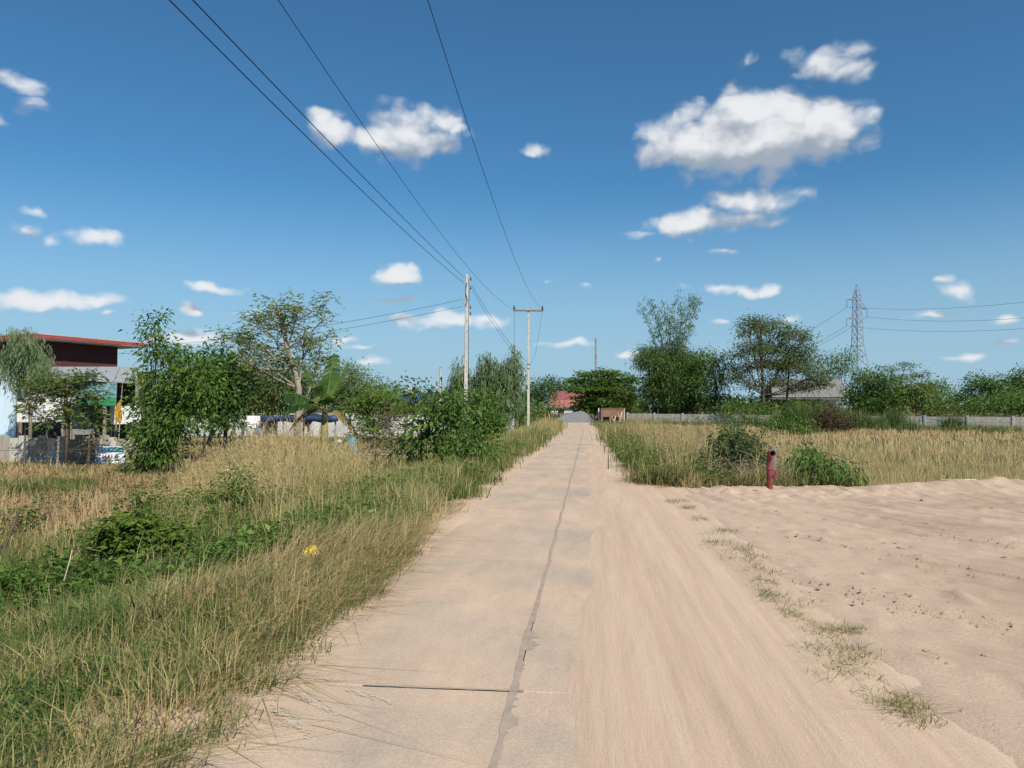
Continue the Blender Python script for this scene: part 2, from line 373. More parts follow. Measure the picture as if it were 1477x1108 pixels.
nt.links.new(bp.outputs[0], bp2.inputs['Normal']); nt.links.new(bp2.outputs[0], b.inputs['Normal'])

HW, SL = 1.72, 3.95
Y0 = 4.62 - 2 * SL; rows = 22
yb = axis([(-5, 90, 1.0)]); bed = MB()
for i in range(len(yb) - 1):
    a, c = yb[i], yb[i + 1]; xa, xc = float(road_x(a)), float(road_x(c))
    bed.add([(xa - HW - .1, a, -.012), (xa + HW + .1, a, -.012), (xc + HW + .1, c, -.012), (xc - HW - .1, c, -.012)], [(0, 1, 2, 3)])
road = bed.build('road', pmat('joint_dirt', (.07, .055, .045), (.15, .115, .09), 8, .95)); tag(road, kind='structure')
rs = random.Random(5)
for i in range(rows):
    y0, y1 = Y0 + i * SL, Y0 + (i + 1) * SL
    for s in (-1, 1):
        mb = MB(); n = 4; g1_ = .007; vs = []
        dz = rs.uniform(-.002, .003)
        for k in range(n + 1):
            y = y0 + g1_ + (y1 - y0 - 2 * g1_) * k / n; xj = float(road_x(y))
            for q in (0, .33, .66, 1):
                x = xj + s * (.008 + q * (HW - .008)); vs.append((x, y - .102 * (x - xj), dz + .012 * (-q * 0)))
        m_ = len(vs); vs2 = [(x, y, -.15) for x, y, z in vs]; fs = []
        for k in range(n):
            for q in range(3):
                a = k * 4 + q; f = (a, a + 1, a + 5, a + 4); fs.append(f if s > 0 else f[::-1])
        ring = [q for q in range(4)] + [k * 4 + 3 for k in range(1, n + 1)] + [n * 4 + q for q in (2, 1, 0)] + [k * 4 for k in range(n - 1, 0, -1)]
        for j in range(len(ring)):
            a, c = ring[j], ring[(j + 1) % len(ring)]; f = (a, a + m_, c + m_, c); fs.append(f if s > 0 else f[::-1])
        mb.add(vs + vs2, fs); mb.build('slab', cm, road, bevel=.006)

# ragged dark joint filler along the centre, breaking into smears
tar = pmat('old_joint_tar', (.29, .228, .18), (.38, .30, .235), 7, .85)
mb = MB(); yy = axis([(1.5, 9, .012), (9, 30, .1), (30, 76, .4)]); Lw, Rw = [], []
near = np.exp(-((yy - 4.25) / .35) ** 2) * .6 + np.exp(-((yy - 5.55) / .42) ** 2) * .75 + np.exp(-((yy - 3.4) / .3) ** 2) * .25
bl = fbm(yy * 7.5, yy * 0 + 2, 21, 6); br = .6 * fbm(yy * 6.5, yy * 0 + 9, 33, 4) + .4 * fbm(yy * 26, yy * 0 + 9, 34, 2)
br = np.where(br > .5, .5 + (br - .5) * 2.2, br * .7)
Lw = .010 + .012 * bl + near * .03 * bl; Rw = .010 + .016 * br + near * .13 * np.clip(br - .28, 0, 1)
far_ = sstep(9, 30, yy) * .014; x_ = road_x(yy) + .012 * (vnoise(yy * 1.3, yy * 0, 8) - .5) * 2
pts = np.concatenate([np.stack([x_ - Lw - far_ * .5, yy, 0 * yy + .0052], -1), np.stack([x_ + Rw + far_ * .5, yy, 0 * yy + .0052], -1)])
n = len(yy); f = np.stack([np.arange(n - 1), np.arange(n - 1) + n, np.arange(1, n) + n, np.arange(1, n)], -1)
link('joint_filler', np_mesh('joint_filler', pts, f), tar, road)
# transverse joint filler on the near left slab
xx = np.linspace(-.92, .06, 90); up = .008 + .020 * fbm(xx * 14, xx * 0, 4, 5) ** 1.3 * sstep(-.95, -.7, xx); yb_ = 4.62
x0 = float(road_x(yb_)); zz = 0 * xx + .0072
pts = np.concatenate([np.stack([x0 + xx, yb_ - .102 * xx - up * .7, zz], -1), np.stack([x0 + xx, yb_ - .102 * xx + up, zz], -1)])
n = len(xx); f = np.stack([np.arange(n - 1), np.arange(n - 1) + n, np.arange(1, n) + n, np.arange(1, n)], -1)[:, ::-1]
link('joint_filler', np_mesh('joint_filler', pts, f), tar, road)
# pale scrapes on the near slab
scr = pmat('pale_cement_scrape', (.50, .425, .345), (.44, .35, .27), 14, .9)
for k, (px0, py0, px1, py1, w) in enumerate([(392, 984, 420, 996, .03), (418, 1000, 482, 1040, .04), (388, 1026, 450, 1072, .035), (500, 1003, 575, 1024, .03), (358, 1002, 382, 1014, .035), (440, 985, 490, 990, .022)]):
    a, c = G(px0, py0), G(px1, py1); mb = MB(); d = c - a; nrm = np.array([-d[1], d[0], 0]); nrm /= np.linalg.norm(nrm); du = d / np.linalg.norm(d); ln_ = np.linalg.norm(d)
    for j in range(int(26 + ln_ * 90)):               # worn flakes, thinning out towards the ends
        u = float(np.clip(rng.normal(.5, .24), 0, 1)); q = a + d * u + nrm * rng.normal(0, w * .45); r_ = w * rng.uniform(.10, .42); m = 7; z = .0042 + .0002 * k + .00003 * j; an_ = np.linspace(0, 2 * np.pi, m, endpoint=False) + rng.uniform(0, 1)
        rad_ = r_ * rng.uniform(.5, 1.2, m); mb.add([(q[0] + du[0] * 1.9 * rr_ * math.cos(t_) - du[1] * rr_ * math.sin(t_), q[1] + du[1] * 1.9 * rr_ * math.cos(t_) + du[0] * rr_ * math.sin(t_), z) for rr_, t_ in zip(rad_, an_)], [tuple(range(m))])
    tag(mb.build('scrape', scr, road), kind='stuff')

# --- sand blown over the slab edges: a height field that rises through the slab top, so its rim is ragged
sm = bpy.data.materials.new('pale_sand'); sm.use_nodes = True; nt = sm.node_tree; b = nt.nodes['Principled BSDF']
b.inputs['Roughness'].default_value = .95; b.inputs['Specular IOR Level'].default_value = .1
ge = N(nt, 'ShaderNodeNewGeometry'); mp = N(nt, 'ShaderNodeMapping'); mp.inputs['Rotation'].default_value = (0, 0, R(5.8)); nt.links.new(ge.outputs['Position'], mp.inputs[0]); pa = mp.outputs[0]
n1 = noise(nt, pa, 1.1, 7, (2.4, .14, 1), .6); r1 = _ramp(nt, [(.30, (.475, .348, .255)), (.5, (.525, .39, .29)), (.70, (.565, .435, .33))]); nt.links.new(n1.outputs['Fac'], r1.inputs[0])
n2 = noise(nt, pa, 80, 5, None, .7); r2 = _ramp(nt, [(.3, (.84, .84, .84)), (.7, (1.1, 1.1, 1.1))]); nt.links.new(n2.outputs['Fac'], r2.inputs[0])
n3 = noise(nt, pa, 7, 6, (1.5, .10, 1), .65); r3 = _ramp(nt, [(.32, (.93, .92, .91)), (.68, (1.04, 1.035, 1.03))]); nt.links.new(n3.outputs['Fac'], r3.inputs[0])
nt.links.new(mixc(nt, 1., mixc(nt, 1., r1.outputs[0], r2.outputs[0], 'MULTIPLY'), r3.outputs[0], 'MULTIPLY'), b.inputs['Base Color'])
bp = N(nt, 'ShaderNodeBump'); setin(bp, 'Strength', .5); setin(bp, 'Distance', .012); nt.links.new(n2.outputs['Fac'], bp.inputs['Height'])
bp2 = N(nt, 'ShaderNodeBump'); setin(bp2, 'Strength', .35); setin(bp2, 'Distance', .03); nt.links.new(n3.outputs['Fac'], bp2.inputs['Height'])
nt.links.new(bp.outputs[0], bp2.inputs['Normal']); nt.links.new(bp2.outputs[0], b.inputs['Normal'])
ysn = axis([(-2, 8, .05), (8, 20, .14), (20, 86, .6)])
ts = axis([(.02, 1.7, .035), (1.7, 3.6, .06)]); T, YY = np.meshgrid(ts, ysn); XX = road_x(YY) + T
th = -.009 + .021 * sstep(.15, .75, T + .5 * (fbm(T * .9, YY * .35, 61) - .5)) + .018 * (fbm(T * 3.2, YY * .7, 62, 5) - .5)
th += .012 * (fbm(T * 7, YY * .25, 63, 3) - .5) * sstep(.4, .9, T)                 # wheel streaks along the road
th += (-.05) * sstep(1.9, 3.3, T + .9 * (fbm(T * 1.3, YY * .55, 64, 4) - .5)) - .10 * sstep(3.3, 3.6, T)
tag(link('sand', grid_mesh('sand', XX, YY, th), sm), kind='structure')
ts = axis([(-3.0, -1.1, .04)]); T, YY = np.meshgrid(ts, ysn); XX = road_x(YY) + T
th = -.010 + .026 * sstep(1.25, 1.75, -T + .35 * (fbm(T * 1.2, YY * .6, 71) - .5)) + .022 * (fbm(T * 4, YY * 1.2, 72, 5) - .5) - .09 * sstep(2.0, 3.0, -T)
tag(link('sand', grid_mesh('sand', XX, YY, th), sm), kind='structure')

# --- bare lot beside the road, rutted by turning wheels
dm_ = bpy.data.materials.new('bare_earth'); dm_.use_nodes = True; nt = dm_.node_tree; b = nt.nodes['Principled BSDF']
b.inputs['Roughness'].default_value = .95; b.inputs['Specular IOR Level'].default_value = .1
ge = N(nt, 'ShaderNodeNewGeometry'); pa = ge.outputs['Position']
n1 = noise(nt, pa, .5, 8, None, .65); r1 = _ramp(nt, [(.34, (.375, .27, .195)), (.5, (.455, .337, .25)), (.66, (.52, .395, .297))]); nt.links.new(n1.outputs['Fac'], r1.inputs[0])
n2 = noise(nt, pa, 45, 6, None, .75); r2 = _ramp(nt, [(.3, (.84, .84, .84)), (.68, (1.12, 1.12, 1.12))]); nt.links.new(n2.outputs['Fac'], r2.inputs[0])
n3 = noise(nt, pa, 4.0, 8, None, .75); r3 = _ramp(nt, [(.60, (0, 0, 0)), (.76, (1, 1, 1))]); nt.links.new(n3.outputs['Fac'], r3.inputs[0])
q3 = N(nt, 'ShaderNodeMath', operation='MULTIPLY'); q3.inputs[1].default_value = .45; nt.links.new(r3.outputs[0], q3.inputs[0])
sxy = N(nt, 'ShaderNodeVectorMath', operation='SUBTRACT'); sxy.inputs[1].default_value = (15.5, 15.0, 0); nt.links.new(pa, sxy.inputs[0])      # wheel tracks sweep round a turning centre
ssp = N(nt, 'ShaderNodeSeparateXYZ'); nt.links.new(sxy.outputs[0], ssp.inputs[0]); lnn = N(nt, 'ShaderNodeVectorMath', operation='LENGTH'); fz = N(nt, 'ShaderNodeVectorMath', operation='MULTIPLY'); fz.inputs[1].default_value = (1, 1, 0); nt.links.new(sxy.outputs[0], fz.inputs[0]); nt.links.new(fz.outputs[0], lnn.inputs[0])
ang_ = N(nt, 'ShaderNodeMath', operation='ARCTAN2'); nt.links.new(ssp.outputs[1], ang_.inputs[0]); nt.links.new(ssp.outputs[0], ang_.inputs[1])
cpo = N(nt, 'ShaderNodeCombineXYZ'); nt.links.new(lnn.outputs['Value'], cpo.inputs[0]); nt.links.new(ang_.outputs[0], cpo.inputs[1])
nT = noise(nt, cpo.outputs[0], 1.0, 6, (5.0, 3.0, 1), .62); rT = _ramp(nt, [(.30, (.66, .64, .62)), (.46, (.98, .98, .98)), (.66, (1.08, 1.08, 1.08))]); nt.links.new(nT.outputs['Fac'], rT.inputs[0])
sxt = N(nt, 'ShaderNodeSeparateXYZ'); nt.links.new(pa, sxt.inputs[0]); mty = N(nt, 'ShaderNodeMath', operation='MULTIPLY_ADD'); mty.inputs[1].default_value = -.102; mty.inputs[2].default_value = .46; nt.links.new(sxt.outputs[1], mty.inputs[0])
atx = N(nt, 'ShaderNodeMath', operation='ADD'); nt.links.new(sxt.outputs[0], atx.inputs[0]); nt.links.new(mty.outputs[0], atx.inputs[1])   # metres from the road's centre line
nE = noise(nt, pa, .9, 6, None, .65); mE = N(nt, 'ShaderNodeMath', operation='MULTIPLY_ADD'); mE.inputs[1].default_value = 3.4; nt.links.new(nE.outputs['Fac'], mE.inputs[0]); nt.links.new(atx.outputs[0], mE.inputs[2])
mrE = N(nt, 'ShaderNodeMapRange', interpolation_type='SMOOTHSTEP'); setin(mrE, 'From Min', 3.6); setin(mrE, 'From Max', 7.2); setin(mrE, 'To Min', .85); setin(mrE, 'To Max', .0); nt.links.new(mE.outputs[0], mrE.inputs['Value'])
cL = mixc(nt, q3.outputs[0], mixc(nt, 1., r1.outputs[0], r2.outputs[0], 'MULTIPLY'), (.15, .11, .08))
nt.links.new(mixc(nt, mrE.outputs[0], mixc(nt, .8, cL, rT.outputs[0], 'MULTIPLY'), mixc(nt, 1., (.515, .383, .287), r2.outputs[0], 'MULTIPLY')), b.inputs['Base Color'])   # road dust fades out over the earth
bp = N(nt, 'ShaderNodeBump'); setin(bp, 'Strength', .6); setin(bp, 'Distance', .022); nt.links.new(n2.outputs['Fac'], bp.inputs['Height'])
bpT = N(nt, 'ShaderNodeBump'); setin(bpT, 'Strength', .6); setin(bpT, 'Distance', .06); nt.links.new(nT.outputs['Fac'], bpT.inputs['Height']); nt.links.new(bp.outputs[0], bpT.inputs['Normal']); nt.links.new(bpT.outputs[0], b.inputs['Normal'])
us = axis([(2.0, 8, .05), (8, 16, .12), (16, 34, .4)]); vs_ = axis([(0, .86, .006), (.86, 1.06, .004)])
U, V = np.meshgrid(us, vs_); Yl = -2.0; XX0 = U + road_x(8.0)
EX = lot_edge(U + 1.0); YY = Yl + V * (EX - Yl); XX = U + road_x(YY)
cxr, cyr = 15.5, 15.0
rr = np.hypot(XX - cxr, YY - cyr); an = np.arctan2(YY - cyr, XX - cxr)
rut = fbm(rr * 2.6, an * 1.6, 81, 3) - .5
fineR = fbm(rr * 9, an * 3, 82, 3) - .5
zz = .012 + .085 * rut * (.35 + fbm(XX * .5, YY * .5, 83)) + .10 * fineR * np.clip(fbm(XX * .55, YY * .55, 89) - .25, 0, 1) * 1.6 + .040 * (fbm(XX * 6, YY * 6, 84, 5) - .5)
for (r0_, a_lo, a_hi, dp) in ((12.86, -2.75, -2.25, 1.0), (14.9, -2.66, -2.40, 1.0), (11.2, -2.7, -2.1, .7), (13.9, -2.9, -2.5, .6), (10.4, -2.9, -2.3, .6), (8.6, -2.6, -1.7, .8), (7.0, -2.5, -1.6, .7)):      # single deep wheel grooves with thrown-up lips
    q_ = rr - r0_ - .10 * (fbm(an * 9, rr * 0, 96, 3) - .5); mk = sstep(a_lo - .12, a_lo + .05, an) * (1 - sstep(a_hi - .05, a_hi + .12, an)) * (.35 + fbm(an * 22, rr * 0 + r0_, 97, 3)) * dp
    zz += mk * (-.055 * np.exp(-(q_ / .075) ** 2) + .040 * np.exp(-((q_ - .15) / .07) ** 2) + .030 * np.exp(-((q_ + .15) / .07) ** 2))
clod = np.clip(fbm(XX * 3.5, YY * 3.5, 85, 4) - .64, 0, 1) * .22; zz += clod
rim = np.exp(-((V - .965) / .035) ** 2) * sstep(2.05, 3.4, U); zz += rim * (.03 + .12 * np.clip(fbm(XX * .7, YY * .7, 86, 4) - .3, 0, 1)) + rim * .07 * (fbm(XX * 5, YY * 5, 87, 4) - .5)
mound = np.exp(-(((XX - 10.0) / 1.6) ** 2 + ((YY - 15.6) / .8) ** 2)); zz += mound * (.18 + .12 * (fbm(XX * 2.2, YY * 2.2, 88, 4) - .5))
zz -= .45 * sstep(1.0, 1.06, V) * sstep(2.2, 3.6, U); zz = np.where(U < 2.6, np.minimum(zz, .02), zz) - .06 * (1 - sstep(2.0, 2.6, U)); zz -= .05 * sstep(30, 34, U)
LOTZ = (XX, YY, zz)
tag(link('dirt_lot', grid_mesh('dirt_lot', XX, YY, zz), dm_), kind='structure')
def lotz(x, y):
    k = np.argmin((XX - x) ** 2 + (YY - y) ** 2); return float(zz.ravel()[k])
# sandy turning where the road swings left, far end
ax = axis([(-16, 16, .5)]); ay = axis([(77, 98, .5)]); T, YY2 = np.meshgrid(ax, ay)
XX2 = T + 2.0 ; z2 = .03 - .16 * sstep(.55, 1.05, np.hypot((T + 1) / 17, (YY2 - 88) / 10) + .3 * (fbm(T * .4, YY2 * .4, 90) - .5))
tag(link('sand', grid_mesh('sand', XX2, YY2, z2), sm), kind='structure')
# gravelled entrance on the left at Y ~ 27
c = G(745, 664); ax = axis([(-2.2, 1.0, .1)]); ay = axis([(-1.3, 1.6, .1)]); T, YY3 = np.meshgrid(ax, ay)
z3 = float(gz(c[0], c[1])) + .10 - .3 * sstep(.5, 1.0, np.hypot((T + .5) / 1.8, YY3 / 1.4) + .4 * (fbm(T * 2, YY3 * 2, 91) - .5)) + .03 * (fbm(T * 6, YY3 * 6, 92) - .5)
tag(link('gravel_patch', grid_mesh('gravel_patch', T + c[0], YY3 + c[1], z3), pmat('pale_gravel', (.30, .25, .2), (.42, .36, .29), 25, .95, .6)), kind='structure')

# crumbs of earth thrown up along the ruts
nC = 1800; uu = rng.uniform(2.4, 15, nC * 6); vv0 = rng.uniform(-1, 15.8, nC * 6); xx = uu + road_x(vv0); r0 = np.hypot(xx - cxr, vv0 - cyr); a0_ = np.arctan2(vv0 - cyr, xx - cxr)
pk = (fbm(r0 * 2.6, a0_ * 1.6, 81, 3) + .5 * fbm(xx * .8, vv0 * .8, 95, 3)) > .93 + .12 * rng.random(nC * 6); xx, vv0 = xx[pk][:nC], vv0[pk][:nC]; nC = len(xx)
iu = np.clip(np.searchsorted(us, xx - road_x(vv0)), 0, len(us) - 1); vq = (vv0 - Yl) / (lot_edge(us[iu] + 1.0) - Yl); iv = np.clip(np.searchsorted(vs_, vq), 0, len(vs_) - 1); z0 = zz[iv, iu]
for (r0_, a_lo, a_hi) in ((12.86, -2.75, -2.25), (14.9, -2.66, -2.40), (11.2, -2.7, -2.1), (8.6, -2.6, -1.7)):
    m_ = 260; a1_ = rng.uniform(a_lo, a_hi, m_); rr1 = r0_ + rng.normal(0, .12, m_); x1, y1 = cxr + rr1 * np.cos(a1_), cyr + rr1 * np.sin(a1_); i1 = np.clip(np.searchsorted(us, x1 - road_x(y1)), 0, len(us) - 1); v1 = np.clip(np.searchsorted(vs_, (y1 - Yl) / (lot_edge(us[i1] + 1.0) - Yl)), 0, len(vs_) - 1)
    ok_ = (x1 - road_x(y1) > 2.3) & (y1 > 1); xx = np.concatenate([xx, x1[ok_]]); vv0 = np.concatenate([vv0, y1[ok_]]); z0 = np.concatenate([z0, zz[v1, i1][ok_]])
nC = len(xx); sz = .006 + .022 * rng.random(nC) ** 2.5; tet = np.array([(1, 0, -.3), (-.6, .8, -.3), (-.5, -.9, -.3), (.1, .05, .9)]); V_ = (tet[None] * (1 + .5 * (rng.random((nC, 4, 3)) - .5)) * sz[:, None, None] + np.stack([xx, vv0, z0], -1)[:, None]).reshape(-1, 3)
F_ = (np.arange(nC)[:, None, None] * 4 + np.array([(0, 1, 3), (1, 2, 3), (2, 0, 3)])[None]).reshape(-1, 3)
tag(link('soil_crumbs', np_mesh('soil_crumbs', V_, F_), pmat('crumb_earth', (.28, .20, .145), (.40, .295, .215), 9, .95)), 'crumbs of dark earth along the wheel ruts of the bare lot', 'soil', kind='stuff')
# ------------------------------------------------------------------ foliage
def unit(a): return a / (np.linalg.norm(a, axis=-1, keepdims=True) + 1e-9)
def leaves(pos, d, nrm, length, width, v, mid=.42, cup=.12, droop=.12):
    """four-cornered, slightly folded leaves -> verts, faces, v"""
    n = len(pos); d = unit(d); side = unit(np.cross(d, nrm)); up = np.cross(side, d)
    L = np.asarray(length)[:, None] if np.ndim(length) else np.full((n, 1), length); Wd = np.asarray(width)[:, None] if np.ndim(width) else np.full((n, 1), width)
    b = pos; m = pos + d * L * mid; t = pos + d * L - np.array([0, 0, 1.]) * L * droop
    l = m + side * Wd * .5 + up * L * cup; r = m - side * Wd * .5 + up * L * cup
    vs = np.stack([b, r, t, l], 1).reshape(-1, 3); f = np.arange(n * 4).reshape(n, 4)
    return vs, f, np.repeat(v, 4)
def rand_dirs(n, up=0.): 
    a = rng.normal(size=(n, 3)); a = unit(a); a[:, 2] += up; return unit(a)
def foliage_mesh(name, parts):
    V_, F_, A_ = [], [], []; o = 0
    for (v, f, a) in parts: V_.append(v); F_.append(f + o); A_.append(a); o += len(v)
    return np_mesh(name, np.concatenate(V_), np.concatenate(F_), np.concatenate(A_))
BARK = {}
def bark(kind='grey'):
    c = {'grey': ((.20, .165, .125), (.34, .29, .23)), 'brown': ((.085, .06, .042), (.17, .125, .09)), 'pale': ((.33, .28, .21), (.48, .42, .33)), 'green': ((.10, .12, .035), (.2, .2, .07))}[kind]
    return pmat('bark_' + kind, c[0], c[1], 6, .9, .5, 25, (1, 1, .3))
def bez(a, b, c, n):
    u = np.linspace(0, 1, n)[:, None]; return (1 - u) ** 2 * a + 2 * u * (1 - u) * b + u ** 2 * c
def make_tree(name, label, cat, base, lobes, Y, mat, leaf=(.12, .055), dens=1.0, clump=.22, per=22, droop=.15, flat=1.0, mode='clump',
              trunk_r=.09, bk='grey', trunk_path=None, stems=1, twig=.6, shell=.55, strand=.7, group=None, vbias=0., lean=None, crownname='crown', depth_k=1.0, twig_r=.008, light_top=.25, nmax=60000, updir=.35):
    """lobes: (px, py, rx, ry) of the photo at forward distance Y -> ellipsoids in metres"""
    base = np.asarray(base, float); t = thing(name, label, cat, base, group=group)
    mb = MB(); parts = []; total = 0
    LB = []
    for lb in lobes:
        yo = lb[4] if len(lb) > 4 else rng.uniform(-.4, .4) * lb[2] / F * Y * depth_k
        c = P(lb[0], lb[1], Y + yo) - base; r = np.array([lb[2] / F * Y, max(lb[2], lb[3] * .8) / F * Y * depth_k, lb[3] / F * Y]); c[2] = max(c[2], r[2] * .55); LB.append((c, r))
    top = max(c[2] + r[2] for c, r in LB); low = min(c[2] - r[2] for c, r in LB)
    trunks = []
    if trunk_path is not None:
        tp = [np.array([0, 0, -.05])] + [P(a, b_, Y) - base for a, b_ in trunk_path]; trunks.append(tp)
    else:
        cen = np.mean([c for c, r in LB], axis=0)
        for s in range(stems):
            fx = np.array([rng.uniform(-.15, .15) * s, rng.uniform(-.15, .15) * s, -.05]); e = cen.copy(); e[:2] *= .7; e[:2] += rng.normal(0, .12, 2) * (1 + s); e[2] = low + (cen[2] - low) * .8
            if e[2] < .3: e[2] = .3
            mdl = (fx + e) / 2 + np.array([*rng.normal(0, .05 * max(top, 1), 2), 0]); trunks.append(list(bez(fx, mdl, e, 6)))
    for tp in trunks:
        n = len(tp); rr_ = [trunk_r * (1.15 if i == 0 else 1) * (1 - .55 * i / (n - 1)) for i in range(n)]; mb.tube(tp, rr_, 8)
    for li, (c, r) in enumerate(LB):
        tp = trunks[li % len(trunks)]
        # limb from the trunk towards the lobe
        cand = [p for p in tp if p[2] < c[2] + .1] or [tp[0]]; st = cand[-1] if len(cand) < 3 else cand[rng.integers(max(1, len(cand) - 3), len(cand))]
        ctrl = (st + c) / 2 + np.array([0, 0, -.12 * np.linalg.norm(c - st)]); limb = bez(st, ctrl, c + np.array([0, 0, r[2] * .2]), 6)
        lr = max(twig_r * 1.6, trunk_r * .38 * min(1, .5 + r.mean() / 2.)); mb.tube(limb, list(np.linspace(lr, lr * .4, 6)), 5)
        vol = 4 / 3 * math.pi * r[0] * r[1] * r[2]; nc = int(max(6, dens * vol ** .72 * 26 / (clump / .22) ** 1.7)); nc = min(nc, 900)
        u = rand_dirs(nc); rad = rng.uniform(0, 1, nc) ** shell; 
        wob = .82 + .36 * rng.random(nc); cc = c + u * r * (rad * wob)[:, None]
        ok = cc[:, 2] > .06; cc = cc[ok]; u = u[ok]; nc = len(cc)
        for k in range(nc):
            if rng.random() < twig:
                s_ = limb[rng.integers(2, 6)]; e_ = cc[k]; mid_ = (s_ + e_) / 2 + rng.normal(0, .06, 3) * np.linalg.norm(e_ - s_) + np.array([0, 0, -.04])
                mb.tube([s_, mid_, e_], [twig_r * 1.5, twig_r, twig_r * .5], 3, cap=False)
        npl = rng.poisson(per, nc).clip(3); idx = np.repeat(np.arange(nc), npl); m = len(idx)
        if m == 0: continue
        cv = rng.random(nc) * .35                       # clumps differ a little in colour
        sz = rng.uniform(.45, 1.45, m)
        if mode == 'strand':
            s_ = rng.random(m); swing = rng.normal(0, .18, (nc, 3)); p = cc[idx] + np.stack([0 * s_, 0 * s_, -s_ * strand], -1) + swing[idx] * (s_ * strand)[:, None] + rng.normal(0, clump * .22, (m, 3))
            d = rng.normal(0, .38, (m, 3)); d[:, 2] -= 1.0; nn = rand_dirs(m)
        elif mode == 'pinnate':                         # fronds: leaflets in a plane along a rachis
            nf_ = max(1, per // 9); fr = idx * 10 + rng.integers(0, nf_, m); fd = rand_dirs(nc * 10, .1); fd[:, 2] = fd[:, 2] * .6 - droop; fd = unit(fd)
            s_ = rng.random(m); p = cc[idx] + fd[fr] * (s_ * clump * 2.2)[:, None] - np.stack([0 * s_, 0 * s_, (s_ ** 2) * clump * droop * 2], -1)
            side = unit(np.cross(fd[fr], np.array([0, 0, 1.]))) * rng.choice([-1, 1], m)[:, None]; d = side + fd[fr] * .5 + rng.normal(0, .15, (m, 3)); nn = np.array([0, -.25, .6]) + rng.normal(0, .6, (m, 3))
        else:
            g_ = rng.normal(0, clump, (m, 3)); g_[:, 2] *= .7 * flat; p = cc[idx] + g_
            d = unit(g_) * .8 + u[idx] * .5 + rng.normal(0, .45, (m, 3)); d[:, 2] = d[:, 2] * flat - droop
            nn = rng.normal(0, .55, (m, 3)); nn[:, 2] += updir + (1 - flat) * 1.2; nn += u[idx] * .35
        ok = p[:, 2] > .0; p, d, nn, sz, idx = p[ok], d[ok], nn[ok], sz[ok], idx[ok]; m = len(p)
        vv = np.clip(.30 + cv[idx] + rng.normal(0, .15, m) + vbias, 0, 1)
        total += m
        parts.append(leaves(p, d, unit(nn), leaf[0] * sz, leaf[1] * sz, vv, droop=.12 + droop * .3))
    mb.build('trunk' if cat == 'tree' else 'stem', bark(bk), t, smooth=True)
    link(crownname if cat == 'tree' else 'foliage', foliage_mesh('crown', parts), mat, t)
    return t
GREEN = leafmat('leaf_mid_green', [(.03, .07, .013), (.10, .185, .034), (.22, .32, .07)])
DEEP = leafmat('leaf_deep_green', [(.022, .055, .014), (.065, .13, .028), (.135, .22, .05)])
LIME = leafmat('leaf_yellow_green', [(.045, .08, .015), (.12, .185, .028), (.24, .30, .05)])
FEATH = leafmat('leaf_feathery', [(.06, .095, .026), (.155, .225, .06), (.29, .34, .12)])
EUCA = leafmat('leaf_grey_green', [(.06, .10, .042), (.145, .215, .095), (.25, .32, .16)])
DRYL = leafmat('leaf_dry', [(.05, .04, .02), (.13, .10, .045), (.24, .19, .10)])
GRASS = leafmat('grass_blades', [(0, (.03, .07, .014)), (.22, (.075, .13, .028)), (.42, (.17, .19, .055)), (.6, (.33, .285, .12)), (.8, (.50, .40, .20)), (1, (.37, .23, .125))], trans=.3, rough=.6, upn=.55)

def blades(p, h, w, v, lean=.35, curl=.35, az=None, lay=0.):
    """grass blades: a quad and a tip triangle each"""
    n = len(p); a = rng.uniform(0, 2 * math.pi, n) if az is None else az
    ld = np.stack([np.cos(a), np.sin(a), 0 * a], -1); L = np.abs(rng.normal(0, lean, n))[:, None]
    fa = rng.uniform(0, 2 * math.pi, n); s = np.stack([np.cos(fa), np.sin(fa), 0 * fa], -1); h = np.asarray(h)[:, None]; w = np.asarray(w)[:, None]
    up = np.array([0, 0, 1. - lay]); m = p + up * h * .55 + ld * L * h * .35; t = p + up * h * (1 - .25 * np.minimum(L, 1.5) * curl * 2) + ld * L * h * (1 + curl)
    vs = np.stack([p - s * w * .5, p + s * w * .5, m + s * w * .42, m - s * w * .42, t], 1).reshape(-1, 3)
    k = np.arange(n)[:, None] * 5; q = (k + np.array([0, 1, 2, 3])); tr = (k + np.array([3, 2, 4]))
    return vs, [q, tr], np.repeat(v, 5)
def plumes(p, h, v, lean):
    """seed heads: short stiff barbs up the top of a stalk"""
    n = len(p); a = rng.uniform(0, 6.28, n); ld = np.stack([np.cos(a), np.sin(a), 0 * a], -1); L = np.abs(rng.normal(0, lean, n))
    out = []
    for k in range(5):
        s = .72 + .07 * k; b = p + np.stack([0 * h, 0 * h, h * s], -1) + ld * (L * h * s * s)[:, None]
        d = rng.normal(0, .35, (n, 3)) + ld * .4; d[:, 2] += 1; out.append(leaves(b, d, rand_dirs(n), h * .09 + .03, .012 + .004 * rng.random(n), v))
    return out
def grass(name, label, layers, kind='stuff', cat=None, mat=GRASS):
    V_, Q_, T_, A_ = [], [], [], []; o = 0
    for (vs, fs, a) in layers:
        if not isinstance(fs, list): fs = [fs, None]
        V_.append(vs); A_.append(a); Q_.append(fs[0] + o)
        if fs[1] is not None: T_.append(fs[1] + o)
        o += len(vs)
    o_ = link(name, np_mesh(name, np.concatenate(V_), [np.concatenate(Q_)] + ([np.concatenate(T_)] if T_ else []), np.concatenate(A_)), mat)
    return tag(o_, label, cat, kind=kind)
def scatter_tuft(n_tuft, per, sampler, spread):
    c = sampler(n_tuft); i = np.repeat(np.arange(len(c)), per); p = c[i] + rng.normal(0, spread, (len(i), 2)); return p, i
def ground_pts(p, dz=-.01): return np.stack([p[:, 0], p[:, 1], gz(p[:, 0], p[:, 1]) + dz], -1)
